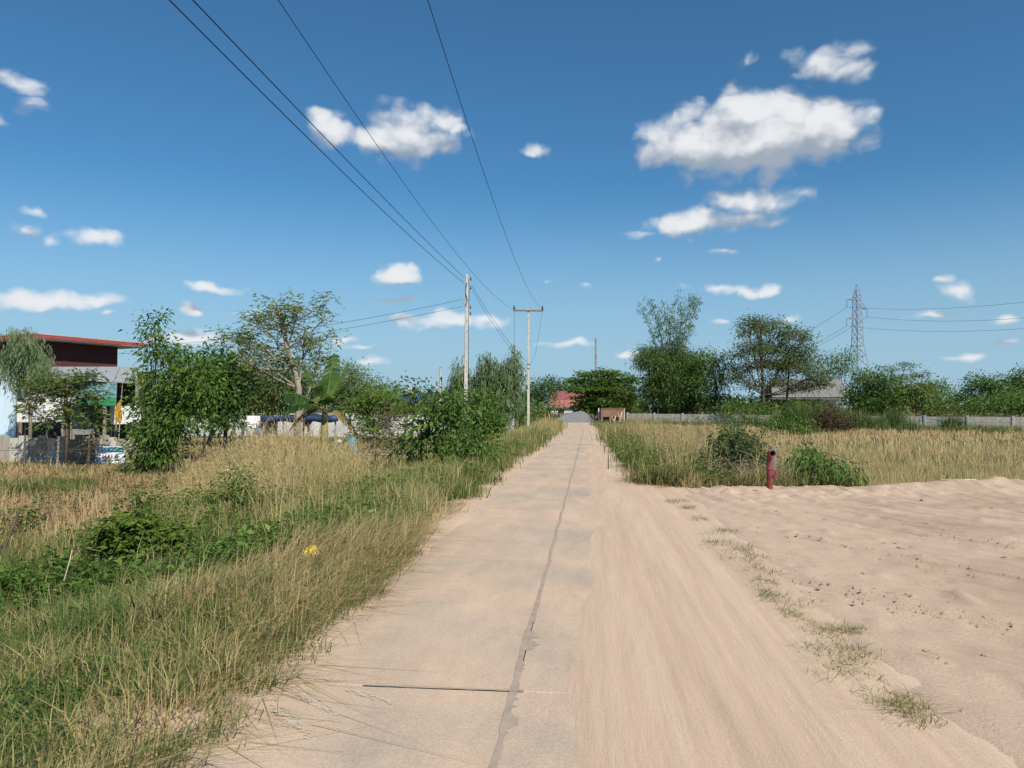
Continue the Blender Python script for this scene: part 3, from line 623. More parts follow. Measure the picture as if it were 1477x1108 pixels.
# ------------------------------------------------------------------ verge, thicket and field
def lbox(t0, t1, y0, y1, keep=None, right=False):
    def s(n):
        t = rng.uniform(t0, t1, n * 3); y = rng.uniform(y0, y1, n * 3)
        x = road_x(y) + (HW + t if right else -HW - t); p = np.stack([x, y], -1)
        if keep is not None: p = p[keep(p[:, 0], p[:, 1], t[:len(p)])]
        return p[:n]
    return s
def zone(sampler, ntuft, per, spread, h, hv, w, vmean, vsd, lean=.35, curl=.35, az=None, patch=.0, ps=.7, seed=100, taper=None, gap=0., lay=0.):
    p, i = scatter_tuft(ntuft, per, sampler, spread); n = len(p)
    if gap > 0:
        gk = fbm(p[:, 0] * 1.7, p[:, 1] * 1.7, seed + 7, 4) > gap; p, i = p[gk], i[gk]; n = len(p)
    nz_ = fbm(p[:, 0] * ps, p[:, 1] * ps, seed, 3) - .5
    hh = h * np.exp(np.clip(rng.normal(0, hv, n), -.9, .55)) * (1 + 1.3 * nz_); tv = rng.normal(0, vsd * .7, i.max() + 1)[i]
    v = np.clip(vmean + tv + rng.normal(0, vsd, n) + patch * nz_ * 2, 0, 1)
    a = None
    if az is not None: a = az + rng.normal(0, .7, n)
    if taper is not None: hh = hh * taper(p[:, 0], p[:, 1])
    q = ground_pts(p); t_ = q[:, 0] - road_x(q[:, 1]); q[:, 2] = np.where((np.abs(t_) < 2.6) & (q[:, 2] < -.0), np.maximum(q[:, 2], -.03), q[:, 2])
    return blades(q, hh, w * rng.uniform(.5, 1.5, n), v, lean, curl, a, lay), (q, hh, v, n)
def no_edge(amp=.45, f=.8):            # ragged road margin
    return lambda x, y, t: t > amp * (fbm(x * f, y * f, 140) - .35)
L = []
E = no_edge(.75, 1.1)
# near margin: short mixed turf, standing stems, lying straw
L.append(zone(lbox(-.15, 3.4, 2.6, 7.5, E), 1400, 20, .08, .17, .5, .0068, .29, .20, .7, .4, patch=.7, ps=1.0, gap=.40, seed=200)[0])
L.append(zone(lbox(.3, 3.0, 2.6, 7.0, E), 300, 14, .06, .33, .35, .0050, .52, .18, .45, .5, gap=.42, seed=201)[0])
L.append(zone(lbox(.5, 3.2, 2.6, 7.0, E), 300, 18, .07, .24, .35, .012, .20, .10, .5, .5, gap=.5, seed=202)[0])
L.append(zone(lbox(-.3, 3.0, 2.6, 7.5, E), 700, 16, .14, .24, .4, .005, .80, .12, 1.2, .5, gap=.38, lay=.8, seed=203)[0])
L.append(zone(lbox(-.35, 1.5, 2.8, 11, no_edge(.9, 1.0)), 760, 14, .14, .22, .4, .0055, .84, .13, 1.3, .5, az=-.3, lay=.86, gap=.36, seed=204)[0])
L.append(zone(lbox(-.42, .25, 2.4, 9.0, lambda x, y, t: t > -.42 + .55 * fbm(x * 1.6, y * 1.6, 145)), 620, 18, .09, .15, .45, .0062, .52, .22, .8, .5, az=-.2, gap=.34, seed=215)[0])
L.append(zone(lbox(-.40, .3, 2.4, 9.0, lambda x, y, t: t > -.45 + .6 * fbm(x * 1.6, y * 1.6, 146)), 380, 14, .13, .22, .4, .0058, .80, .13, 1.2, .5, az=-.2, lay=.82, gap=.34, seed=216)[0])
# straw fringe by the yellow bag
L.append(zone(lbox(-.1, 1.4, 5.8, 10.5, E), 480, 24, .09, .25, .4, .0062, .72, .13, .85, .5, az=-.35, gap=.40, seed=205)[0])
L.append(zone(lbox(-.35, .6, 5.0, 18, no_edge(.8, 1.3)), 560, 16, .09, .12, .4, .007, .82, .13, 1.1, .5, az=-.4, gap=.4, seed=206)[0])
# low green ground behind the fringe
L.append(zone(lbox(1.4, 8.5, 6.0, 12.5), 1100, 20, .10, .17, .4, .008, .22, .14, .6, .4, patch=.4, seed=207)[0])
L.append(zone(lbox(1.4, 8.5, 6.0, 12.5), 220, 10, .06, .36, .3, .006, .50, .14, .35, .5, gap=.45, seed=208)[0])
L.append(zone(lbox(1.2, 7.5, 6.0, 13.0), 420, 16, .16, .26, .4, .006, .82, .1, 1.2, .5, lay=.7, gap=.45, seed=209)[0])
L.append(zone(lbox(.3, 5.5, 9.0, 17.0, E), 1200, 20, .10, .27, .4, .009, .25, .15, .45, .4, patch=.5, gap=.36, seed=210)[0])
L.append(zone(lbox(.3, 5.5, 9.5, 18.0, E), 330, 14, .08, .50, .3, .008, .60, .13, .3, .4, gap=.46, seed=211)[0])
L.append(zone(lbox(0., 3.4, 14., 30., E), 1300, 22, .13, .30, .4, .013, .32, .18, .4, .35, patch=.5, gap=.36, seed=212)[0])
L.append(zone(lbox(.3, 3.6, 16., 44., E), 360, 16, .14, .40, .35, .015, .58, .14, .3, .4, gap=.44, seed=213)[0])
L.append(zone(lbox(0., 2.5, 28., 46., E), 600, 20, .2, .30, .4, .022, .36, .18, .4, .35, gap=.36, seed=214)[0])
grass('verge_grass', 'mixed green and straw coloured grass along the left road margin', L, cat='grass')
L = []
z, (q, hh, v, n) = zone(lbox(3.2, 9.6, 13.5, 23.5, lambda x, y, t: ((t - 3.2) / 4 + fbm(x * .35, y * .35, 150) > .55) & (x < -.20 * y) & (x > -.43 * y + 1.2 * (fbm(x * .8, y * .8, 151) - .5))), 760, 30, .20, .74, .34, .0085, .64, .10, .16, .5, patch=.25, taper=lambda x, y: .45 + .55 * sstep(-.2, 2.2, x + .43 * y + 2.2 * (fbm(x * .9, y * .9, 152) - .5)) * (.6 + .4 * sstep(13.5, 16.5, y)))
L.append(z); k = rng.random(n) < .22; L += plumes(q[k], hh[k] * 1.1, np.clip(v[k] + .1, 0, 1), .12)
z, (q, hh, v, n) = zone(lbox(1.2, 4.4, 17, 27), 90, 16, .13, .55, .3, .009, .6, .1, .16, .5)
L.append(z); k = rng.random(n) < .2; L += plumes(q[k], hh[k] * 1.1, np.clip(v[k] + .1, 0, 1), .12)
grass('tall_dry_grass', 'tall straw coloured grass with seed heads in front of the yard', L, cat='grass')
L = []
L.append(zone(lbox(6.0, 19, 10.5, 27), 1500, 20, .18, .17, .4, .014, .90, .10, .7, .5, patch=.2, ps=.4)[0])
L.append(zone(lbox(6.0, 19, 11, 26), 420, 14, .16, .30, .35, .010, .84, .08, .3, .5)[0])
L.append(zone(lbox(4., 30, 20, 60), 1000, 12, .4, .22, .4, .03, .66, .15, .5, .4)[0])
L.append(zone(lbox(8.0, 17, 19, 25, lambda x, y, t: fbm(x * .5, y * .5, 155) > .56), 400, 20, .16, .2, .35, .02, .30, .08, .6, .4)[0])
grass('brown_dry_grass', 'matted brown dead grass in the waste ground before the plank fence', L, cat='grass')
L = []
L.append(zone(lbox(.1, 7, 44, 80, E), 1500, 20, .3, .46, .35, .03, .58, .14, .3, .4, patch=.25, ps=.3)[0])
L.append(zone(lbox(-8, 30, 92, 150), 900, 14, .8, .7, .4, .09, .52, .16, .4, .4)[0])
grass('roadside_grass', 'pale roadside grass around the far power pole', L, cat='grass')
# right hand thicket
L = []
RE = lambda x, y, t: (t > .45 * (fbm(x * .8, y * .8, 141) - .2) - .3) & (y > lot_edge(x) + .25 + .3 * fbm(x * 2, y * 2, 142))
z, (q, hh, v, n) = zone(lbox(-.35, 4.0, 15.2, 34, RE, True), 1350, 20, .15, .46, .45, .014, .48, .2, .45, .5, patch=.7, ps=.5, seed=160); L.append(z)
z, (q, hh, v, n) = zone(lbox(.45, 4.6, 16, 40, RE, True), 480, 20, .15, .74, .35, .010, .70, .14, .22, .5, patch=.2, seed=161); L.append(z); k = rng.random(n) < .15; L += plumes(q[k], hh[k], np.clip(v[k], 0, 1), .15)
z, _ = zone(lbox(-.3, 6.5, 32, 76, RE, True), 1700, 18, .3, .55, .4, .028, .56, .17, .35, .4, patch=.5, ps=.3, seed=162, taper=lambda x, y: 1.15 - .75 * sstep(36, 66, y)); L.append(z)
z, _ = zone(lbox(-.35, 1.2, 20, 76, RE, True), 700, 20, .25, .34, .35, .022, .34, .14, .5, .4, seed=163); L.append(z)
z, _ = zone(lbox(-.2, 4.2, 15.4, 20, RE, True), 500, 18, .2, .34, .4, .007, .88, .1, 1.2, .5, seed=165, lay=.75, gap=.35); L.append(z)
z, _ = zone(lbox(.2, 4.2, 15.2, 17.5, RE, True), 300, 24, .10, .40, .35, .009, .72, .14, .7, .5, seed=164); L.append(z)
grass('thicket_grass', 'tangled tan and olive grass thicket along the right road margin', L, cat='grass')
# ripe stubble field
WA, WB = np.array([11.8, 78.0]), np.array([38.6, 58.0])
def before_wall(x, y, m=1.0):
    d = (WB - WA) / np.linalg.norm(WB - WA); nn_ = np.array([d[1], -d[0]]); return ((x - WA[0]) * nn_[0] + (y - WA[1]) * nn_[1]) > m
FL = lambda x, y, t: before_wall(x, y, .8) & (y > lot_edge(x) + .5 + .2 * fbm(x * 3, y * 3, 143))
L = []
def rows(n, t0, t1, y0, y1, per, spread, h, w, vm):
    p = lbox(t0, t1, y0, y1, FL, True)(n); i = np.repeat(np.arange(len(p)), per); q = ground_pts(p[i] + rng.normal(0, spread, (len(i), 2)))
    nz_ = fbm(q[:, 0] * .25, q[:, 1] * .25, 170, 4) - .5; nb = fbm(q[:, 0] * 1.5, q[:, 1] * 1.5, 171, 3) - .5
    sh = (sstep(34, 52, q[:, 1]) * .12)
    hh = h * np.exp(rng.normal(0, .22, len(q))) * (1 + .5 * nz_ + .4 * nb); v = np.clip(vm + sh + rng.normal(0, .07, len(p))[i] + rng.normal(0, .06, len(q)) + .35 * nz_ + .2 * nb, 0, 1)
    return blades(q, hh, w * rng.uniform(.7, 1.3, len(q)), v, .16, .5)
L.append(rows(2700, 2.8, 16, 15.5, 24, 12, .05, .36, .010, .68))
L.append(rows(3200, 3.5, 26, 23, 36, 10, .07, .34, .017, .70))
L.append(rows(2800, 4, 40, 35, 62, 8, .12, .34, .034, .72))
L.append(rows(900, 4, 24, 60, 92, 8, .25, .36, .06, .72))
grass('rice_stubble', 'field of dry tan rice stubble reaching to the concrete wall', L, cat='stubble')
# grass along the foot of the concrete wall
L = []
def wallfoot(n):
    u = rng.random(n); s = np.abs(rng.normal(0, 1.0, n)) + .25; d = (WB - WA); nn_ = np.array([d[1], -d[0]]); nn_ = nn_ / np.linalg.norm(nn_)
    return WA + u[:, None] * d + s[:, None] * nn_
L.append(zone(wallfoot, 1500, 18, .2, .46, .4, .035, .30, .14, .3, .4, patch=.5, ps=.12, seed=180)[0])
def wf2(n):
    p = wallfoot(n * 6); return p[(p[:, 1] > 60) & (p[:, 1] < 69) & (fbm(p[:, 0] * .3, p[:, 1] * .3, 181) > .45)][:n]
L.append(zone(wf2, 600, 24, .25, 1.15, .3, .045, .22, .10, .3, .5, seed=182)[0])
grass('wall_foot_grass', 'rank green grass growing along the foot of the concrete wall', L, cat='grass')
# broad leaved herbs among the grass
def herbs(name, label, spots, mat, cat='weeds'):
    parts = []
    for (sampler, n, hmax, per, ls) in spots:
        p = sampler(n); q = ground_pts(p); i = np.repeat(np.arange(len(q)), per); m = len(i)
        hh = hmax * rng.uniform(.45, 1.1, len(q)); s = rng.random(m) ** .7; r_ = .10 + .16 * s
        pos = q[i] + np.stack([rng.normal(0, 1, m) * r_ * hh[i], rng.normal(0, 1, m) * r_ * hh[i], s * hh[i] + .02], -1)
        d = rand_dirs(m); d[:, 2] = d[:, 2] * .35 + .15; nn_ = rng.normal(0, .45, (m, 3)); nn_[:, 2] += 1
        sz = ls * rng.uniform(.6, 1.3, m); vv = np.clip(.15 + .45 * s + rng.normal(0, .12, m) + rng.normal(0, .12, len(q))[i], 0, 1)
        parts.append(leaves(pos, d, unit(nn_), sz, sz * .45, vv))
    return tag(link(name, foliage_mesh(name, parts), mat), label, cat, kind='stuff')
keepn = lambda s, c: (lambda x, y, t: fbm(x * .7, y * .7, s) > c)
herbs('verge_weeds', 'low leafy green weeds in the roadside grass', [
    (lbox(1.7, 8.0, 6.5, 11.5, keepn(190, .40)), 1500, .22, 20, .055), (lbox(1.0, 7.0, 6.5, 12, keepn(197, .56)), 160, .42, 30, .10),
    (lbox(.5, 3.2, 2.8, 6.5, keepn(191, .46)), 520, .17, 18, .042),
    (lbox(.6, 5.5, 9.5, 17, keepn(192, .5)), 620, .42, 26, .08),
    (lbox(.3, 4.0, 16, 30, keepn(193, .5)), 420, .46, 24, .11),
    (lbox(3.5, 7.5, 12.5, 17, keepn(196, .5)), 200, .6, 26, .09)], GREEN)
herbs('thicket_weeds', 'green leafy weeds in the right roadside thicket', [
    (lbox(-.3, 1.8, 16.4, 40, lambda x, y, t: RE(x, y, t) & (fbm(x * .9, y * .9, 185) > .44), True), 420, .48, 22, .09),
    (lbox(.1, 4.5, 16.2, 34, lambda x, y, t: RE(x, y, t) & (fbm(x * .7, y * .7, 194) > .52), True), 420, .6, 24, .10),
    (lbox(.3, 6.0, 34, 78, lambda x, y, t: RE(x, y, t) & (fbm(x * .4, y * .4, 195) > .5), True), 300, .5, 20, .16)], GREEN)
herbs('dry_weeds', 'brown twiggy weeds with tiny dry leaves in the roadside thicket', [
    (lbox(-.2, 4.3, 15.6, 30, lambda x, y, t: RE(x, y, t) & (fbm(x * .6, y * .6, 198) > .40), True), 900, .72, 26, .045),
    (lbox(.2, 6.0, 30, 60, lambda x, y, t: RE(x, y, t) & (fbm(x * .4, y * .4, 199) > .45), True), 420, .6, 18, .11),
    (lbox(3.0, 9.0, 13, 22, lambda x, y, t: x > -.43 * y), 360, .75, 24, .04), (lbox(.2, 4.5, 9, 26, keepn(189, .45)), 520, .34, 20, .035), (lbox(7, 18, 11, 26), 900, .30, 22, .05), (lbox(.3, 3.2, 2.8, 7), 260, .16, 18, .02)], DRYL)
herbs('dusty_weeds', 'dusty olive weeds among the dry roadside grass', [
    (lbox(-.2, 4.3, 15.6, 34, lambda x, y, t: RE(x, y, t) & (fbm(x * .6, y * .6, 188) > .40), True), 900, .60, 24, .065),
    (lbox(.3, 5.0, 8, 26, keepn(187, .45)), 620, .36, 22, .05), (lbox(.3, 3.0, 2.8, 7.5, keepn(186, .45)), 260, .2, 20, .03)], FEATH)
# grass tufts in the line between road and lot
tuft_px = [(958, 707, .22, .8), (950, 700, .2, .5), (975, 728, .34, .3), (1030, 772, .30, .25), (1050, 795, .42, .2), (1070, 812, .42, .2), (1088, 828, .34, .25), (1100, 850, .2, .3), (1128, 880, .30, .3), (1142, 895, .2, .35), (1180, 916, .24, .78), (1200, 940, .30, .42), (1212, 955, .30, .42), (1237, 990, .26, .5), (1282, 1032, .24, .42), (1316, 1030, .2, .46), (1238, 924, .1, .4), (1013, 755, .2, .3), (1110, 866, .16, .35), (990, 738, .25, .35), (1228, 968, .2, .5), (1300, 1045, .18, .45), (1075, 800, .2, .25), (1205, 922, .14, .45)]
for (px, py, r_, vm) in tuft_px:
    c = G(px, py); c[2] = .0; n = int(90 + 520 * r_)
    rad_ = r_ * rng.uniform(0, 1, n) ** .8; an_ = rng.uniform(0, 6.28, n); cl_ = rng.normal(0, .34, (9, 2)) * r_; pick = cl_[rng.integers(0, 9, n)]
    p = np.stack([c[0] * 0 + pick[:, 0] + rng.normal(0, .09, n) * r_ * 2, pick[:, 1] * 1.6 + rng.normal(0, .12, n) * r_ * 2, 0 * rad_ - .02], -1)
    vs, fs, a = blades(p, rng.uniform(.03, .10, n), rng.uniform(.003, .006, n), np.clip(rng.normal(vm + .08, .14, n), 0, 1), 1.2, .5)
    z = lotz(c[0], c[1]) if c[0] - road_x(c[1]) > 2.2 else 0.0
    o = link('grass_tuft', np_mesh('grass_tuft', vs, fs, a), GRASS); o.location = (c[0], c[1], max(z, -.01))
    if py < 710: tag(o, 'dry tuft at the foot of the roadside thicket, ' + ('straw coloured one' if vm > .7 else 'greener one'), 'grass tuft', 'tufts between road and lot')
    elif vm > .7: tag(o, 'dead straw tuft in the row of grass between road and bare lot', 'grass tuft', 'tufts between road and lot')
    else: tag(o, 'flat green grass tuft in the strip between road and bare lot', 'grass tuft', 'tufts between road and lot')
# ------------------------------------------------------------------ poles, wires, tower
CONC = pmat('weathered_concrete', (.43, .395, .34), (.57, .53, .465), 3, .9, .3, 40, (1, 1, .4), c3=(.30, .27, .23), s3=9)
CONC2 = pmat('pale_cement', (.40, .40, .39), (.55, .55, .54), 1.6, .9, .25, 30, (1, 1, .5), c3=(.24, .235, .22), s3=3.5)
STEEL = pmat('galvanised_steel', (.26, .28, .30), (.38, .40, .42), 5, .55, metal=.3)
BLACK = pmat('black_insulation', (.012, .012, .014), rough=.6)
CER = pmat('dark_glazed_ceramic', (.03, .025, .03), (.06, .045, .045), 8, .35)
HOLE = pmat('bolt_hole', (.05, .045, .04), rough=1.)
WOODG = pmat('grey_timber', (.22, .185, .15), (.36, .31, .26), 4, .9, .4, 30, (6, 6, .6))
def wire(name, label, pts, r, mat=BLACK, cat='wire', group=None):
    mb = MB(); mb.tube(pts, r, 5); o = mb.build(name, mat, smooth=True); return tag(o, label, cat, group)
def insulator(parent, p, s=1.):
    mb = MB(); mb.lathe([(.018 * s, -.05 * s), (.05 * s, 0), (.055 * s, .02 * s), (.03 * s, .04 * s), (.05 * s, .07 * s), (.048 * s, .09 * s), (.028 * s, .11 * s), (.036 * s, .14 * s), (.02 * s, .17 * s)], p, 10); return mb.build('insulator', CER, parent, smooth=True)
# pole with service brackets
D1, D2 = 43.0, 58.0
b1 = on(671, D1); top1 = P(673.5, 396, D1); h1 = top1[2] - b1[2]
p1 = thing('power_pole', 'square concrete power pole with cable brackets rising from the shrubs', 'utility pole', b1, R(8))
lx = (top1[0] - b1[0]) / h1
mb = MB(); w0, w1 = .22, .155
mb.add([(s * w / 2 + lx * z, q * w / 2, z) for (w, z) in ((w0, -.3), (w1, h1)) for (s, q) in ((-1, -1), (1, -1), (1, 1), (-1, 1))], [(3, 2, 1, 0), (4, 5, 6, 7), (0, 1, 5, 4), (1, 2, 6, 5), (2, 3, 7, 6), (3, 0, 4, 7)])
mb.build('shaft', CONC, p1, bevel=.012)
for k in range(22):
    z = 3.0 + k * (h1 - 3.4) / 22; w = w0 + (w1 - w0) * z / h1
    m_ = MB(); m_.lathe([(.016, -.004), (.016, .004)], (0, 0, 0), 8); o = m_.build('bolt_hole', HOLE, p1); o.location = (lx * z, -w / 2 - .002, z); o.rotation_euler = (R(90), 0, 0)
for (py, n_) in ((402, 0), (415, 1), (443, 2), (452, 3)):
    z = P(680, py, D1)[2] - b1[2]; m_ = MB(); m_.box((lx * z + .14, 0, z), (.14, .05, .04)); br_ = m_.build('bracket', STEEL, p1); insulator(br_, (lx * z + .22, 0, z - .06), .9)
z = h1 - 1.6; m_ = MB(); m_.tube([(lx * z + .10, .02, h1 - .2), (lx * z + .14, -.02, h1 - .9), (lx * z + .10, .03, h1 - 2.2), (lx * z + .11, .0, 2.5)], .016, 5); m_.build('down_cable', BLACK, p1)
m_ = MB(); m_.box((lx * z - .1, -.05, z + .05), (.12, .1, .3)); m_.build('cable_clamp', STEEL, p1, bevel=.01)
m_ = MB(); m_.tube([(lx * h1 - .02, -.1, h1 - .5), (lx * h1 - .1, -.11, h1 - 1.0), (lx * h1 + .02, -.12, h1 - 1.5), (lx * h1 - .11, -.1, h1 - 1.9)], .02, 5); m_.build('slack_cable', BLACK, p1)
# pole with crossarm
b2 = on(762, D2); top2 = P(761.5, 446, D2); h2 = top2[2] - b2[2]
p2 = thing('power_pole', 'slim concrete power pole with one crossarm standing in roadside grass', 'utility pole', b2, R(4))
mb = MB(); w0, w1 = .20, .15
mb.add([(s * w / 2, q * w / 2, z) for (w, z) in ((w0, -.3), (w1, h2)) for (s, q) in ((-1, -1), (1, -1), (1, 1), (-1, 1))], [(3, 2, 1, 0), (4, 5, 6, 7), (0, 1, 5, 4), (1, 2, 6, 5), (2, 3, 7, 6), (3, 0, 4, 7)])
mb.build('shaft', CONC, p2, bevel=.012)
arm = MB().box((0, -.1, h2 - .13), (2.28, .09, .12)).build('crossarm', pmat('rusty_steel', (.13, .11, .10), (.2, .17, .15), 6, .8), p2, bevel=.006)
for s in (-1, 1): insulator(arm, (s * 1.08, -.1, h2 - .02), 1.6)
for py in (525, 531):
    z = P(762, py, D2)[2] - b2[2]; MB().box((.02, -.12, z), (.34, .06, .05)).build('bracket', STEEL, p2)
MB().tube([(-1.07, -.14, h2 - .1), (-1.06, -.13, h2 - 2.6), (-1.05, -.12, h2 - 4.3), (-.1, -.1, h2 - 4.5)], .008, 4).build('down_cable', BLACK, p2)
MB().tube([(1.07, -.14, h2 - .1), (.85, -.1, h2 - 1.6), (.55, -.06, h2 - 3.4), (.1, -.1, h2 - 4.4)], .008, 4).build('down_cable', BLACK, p2)
# a bare pole behind the spreading tree, and a far one with a crossarm
b3 = on(859.5, 100.); t3 = P(859.5, 488, 100.); h3 = t3[2] - b3[2]
p3 = thing('power_pole', 'bare concrete pole sticking up behind the spreading tree', 'utility pole', b3)
w0, w1 = .30, .2; MB().add([(s * w / 2, q * w / 2, z) for (w, z) in ((w0, -.3), (w1, h3)) for (s, q) in ((-1, -1), (1, -1), (1, 1), (-1, 1))], [(3, 2, 1, 0), (4, 5, 6, 7), (0, 1, 5, 4), (1, 2, 6, 5), (2, 3, 7, 6), (3, 0, 4, 7)]).build('shaft', pmat('dark_concrete', (.19, .185, .18), (.27, .26, .25), 4, .9), p3, bevel=.01)
MB().box((0, 0, h3 + .02), (.24, .24, .04)).build('cap', CONC, p3)
b4 = on(756, 118.); t4 = P(756, 528, 118.); h4 = t4[2] - b4[2]
p4 = thing('power_pole', 'distant concrete pole with short crossarm seen beside the drooping tree', 'utility pole', b4)
MB().tube([(0, 0, -.2), (0, 0, h4)], [.15, .1], 6).build('shaft', CONC, p4); MB().box((0, -.12, h4 - .3), (1.9, .1, .12)).build('crossarm', STEEL, p4)
b5 = on(634, 72.); t5 = P(634, 530, 72.); h5 = t5[2] - b5[2]
p5 = thing('concrete_post', 'pale concrete post above the shrubs beside the blue roof', 'post', b5)
MB().tube([(0, 0, -.2), (.05, 0, h5)], [.13, .1], 6).build('shaft', CONC, p5); MB().box((.05, 0, h5 + .03), (.26, .26, .06)).build('cap', CONC, p5)

def fit_wire(a, near_px, Yn, obs, Yback):
    """plan-straight wire from a to the ray of near_px at distance Yn; heights by a parabola through observed pixels"""
    n0 = P(near_px[0], near_px[1], Yn); sl = (n0[0] - a[0]) / (n0[1] - a[1]); ys_, zs_ = [a[1], n0[1]], [a[2], n0[2]]
    for (px, py) in obs:
        k = (px - CX) / F                       # ray x/Y (pitch shifts it very little)
        d = ray(px, py); k = d[0] / d[1]; Yq = (a[0] - sl * a[1]) / (k - sl); ys_.append(Yq); zs_.append(CAMZ + d[2] / d[1] * Yq)
    co = np.polyfit(ys_, zs_, 2, w=[30, 3] + [1] * len(obs)); yy_ = np.linspace(a[1], Yback, 40)
    pts = [(a[0] + sl * (y - a[1]), y, float(np.polyval(co, y))) for y in yy_]; return pts
G1 = 'cables from the bracketed pole over the verge'
wire('power_cable', 'upper of two thick black cables ending near the bracketed pole top', fit_wire(P(669, 400, D1), (278, 0), 11.5, [(440, 170), (560, 292)], -7), .011, cat='cable', group=G1)
wire('power_cable', 'lower of two thick black cables ending near the bracketed pole top', fit_wire(P(669, 408, D1), (244, 0), 11.5, [(440, 193), (550, 303)], -7), .011, cat='cable', group=G1)
wire('power_line', 'thin overhead wire ending at the crossarm insulator on the yard side', fit_wire(P(740, 446, D2 - .1), (401, 0), 12.5, [(521, 175), (591, 275), (691, 405)], -9), .0075)
wire('power_line', 'thin overhead wire ending at the crossarm insulator on the road side', fit_wire(P(782, 446, D2 - .1), (617, 0), 12.5, [(668, 165), (701, 255), (739, 365)], -9), .0075)
def sag(a, b, s, n=14): 
    u = np.linspace(0, 1, n); a, b = np.array(a), np.array(b); return [a + (b - a) * q - np.array([0, 0, s * 4 * q * (1 - q)]) for q in u]
for (ya, yb_, lab) in ((412, 522, 'upper'), (418, 529, 'lower')):
    wire('power_line', lab + ' of two black wires between the bracketed pole and the crossarm pole', sag(P(681, ya, D1), P(760, yb_, D2 - .2), .35), .010)
for (ya, yb_, lab) in ((432, 503, 'upper'), (442, 511, 'lower')):
    wire('service_wire', lab + ' of two wires from the bracketed pole to the red roofed house', sag(P(667, ya, D1), P(158, yb_, 49.0), .45), .010)
# lattice tower
TWD = 238.; bt = on(1238, TWD); tt_ = P(1238.5, 410, TWD); ht = tt_[2] - bt[2]
tw = thing('transmission_tower', 'tall grey lattice transmission tower beyond the trees', 'pylon', bt, R(24))
TST = pmat('tower_steel', (.24, .27, .31), (.30, .33, .37), 2, .6)
def tww(z): 
    u = z / ht; return 4.1 * (1 - u / .55) + 1.15 * (u / .55) if u < .55 else 1.15 - .25 * (u - .55) / .35 if u < .9 else .9 * (1 - (u - .9) / .1) + .05
for (s, q) in ((-1, -1), (1, -1), (1, 1), (-1, 1)):
    zs_ = np.linspace(0, ht, 14); MB().tube([(s * tww(z), q * tww(z), z) for z in zs_], [.13] * 10 + [.10] * 4, 4).build('leg', TST, tw)
lv = [0, .13, .25, .35, .44, .52, .58, .64, .70, .76, .82, .87, .91, .95]
for face in range(4):
    mb = MB(); ca, sa = [(1, 0), (0, 1), (-1, 0), (0, -1)][face]
    def fp(s, z): w = tww(z); x, y = s * w, -w; return (x * ca - y * sa, x * sa + y * ca, z)
    for i in range(len(lv) - 1):
        za, zb = lv[i] * ht, lv[i + 1] * ht; mb.tube([fp(-1, za), fp(1, zb)], .07, 3); mb.tube([fp(1, za), fp(-1, zb)], .07, 3); mb.tube([fp(-1, zb), fp(1, zb)], .06, 3)
    tag(mb.build('bracing', TST, tw), kind='stuff')
tips = []
for (py, s, ln) in ((433, -1, 4.3), (445, 1, 4.3), (460, -1, 4.5)):
    z = P(1238, py, TWD)[2] - bt[2]; w = tww(z); mb = MB(); e = (s * ln, 0, z)
    for q in (-1, 1): mb.tube([(s * w, q * w, z), e], .09, 4); mb.tube([(s * w, q * w, z + 1.7), e], .07, 4)
    for u in (.3, .6): mb.tube([(s * (w + (ln - w) * u), 0, z), (s * (w + (ln - w) * u), 0, z + 1.7 * (1 - u))], .05, 3)
    arm = mb.build('crossarm', TST, tw); m_ = MB()
    for k in range(6): m_.lathe([(.05, 0), (.17, .06), (.17, .12), (.05, .22)], (s * ln, 0, z - 2.3 + k * .36), 8)
    m_.build('insulator', pmat('tower_insulator', (.10, .14, .17), rough=.4), arm, smooth=True)
    c_, s_ = math.cos(R(24)), math.sin(R(24)); tips.append(np.array([bt[0] + c_ * e[0], bt[1] + s_ * e[0], bt[2] + z - 2.4]))
for k, (tp_, (pyr, lab)) in enumerate(zip(tips, ((427, 'upper left'), (448, 'right'), (460, 'lower left')))):
    wire('transmission_line', 'long conductor from the tower arm passing over the field, ' + ('top', 'middle', 'bottom')[k] + ' one', sag(tp_, P(1640, pyr - 14 + 6 * k, 150.), 2.2, 20), .045, TST, 'wire')
    wire('transmission_line', 'conductor sinking from the tower behind the tall trees, ' + ('top', 'middle', 'bottom')[k] + ' one', sag(tp_, P(1030, (512, 540, 528)[k], 420.), 6.0, 20), .05, TST, 'wire')

# ------------------------------------------------------------------ right hand wall of concrete panels
wl_len = float(np.linalg.norm(WB - WA)); wdir = (WB - WA) / wl_len; wang = math.atan2(wdir[1], wdir[0])
wall = thing('panel_wall', 'long low grey wall of concrete panels and posts behind the stubble field', 'wall', (WA[0], WA[1], 0), wang)
BAY = 3.0; nb = int(wl_len // BAY); pm1 = MB().box((0, 0, 0), (BAY - .16, .06, .44)).mesh('panel'); 
for i in range(nb + 4):
    xw, yw = WA + wdir * (i * BAY); zg = float(gz(xw, yw)) - .05; x = i * BAY
    wh = 1.38
    post = MB().box((x, 0, zg + wh / 2 + .01), (.16, .16, wh + .12)).build('post', CONC2, wall, bevel=.01)
    for k in range(3):
        o = link('panel', pm1, CONC2 if (i + k) % 3 else CONC, wall); o.location = (x + BAY / 2, rs.uniform(-.012, .012), zg + .22 + k * .455)
        o.rotation_euler = (0, rs.uniform(-.004, .004), 0)
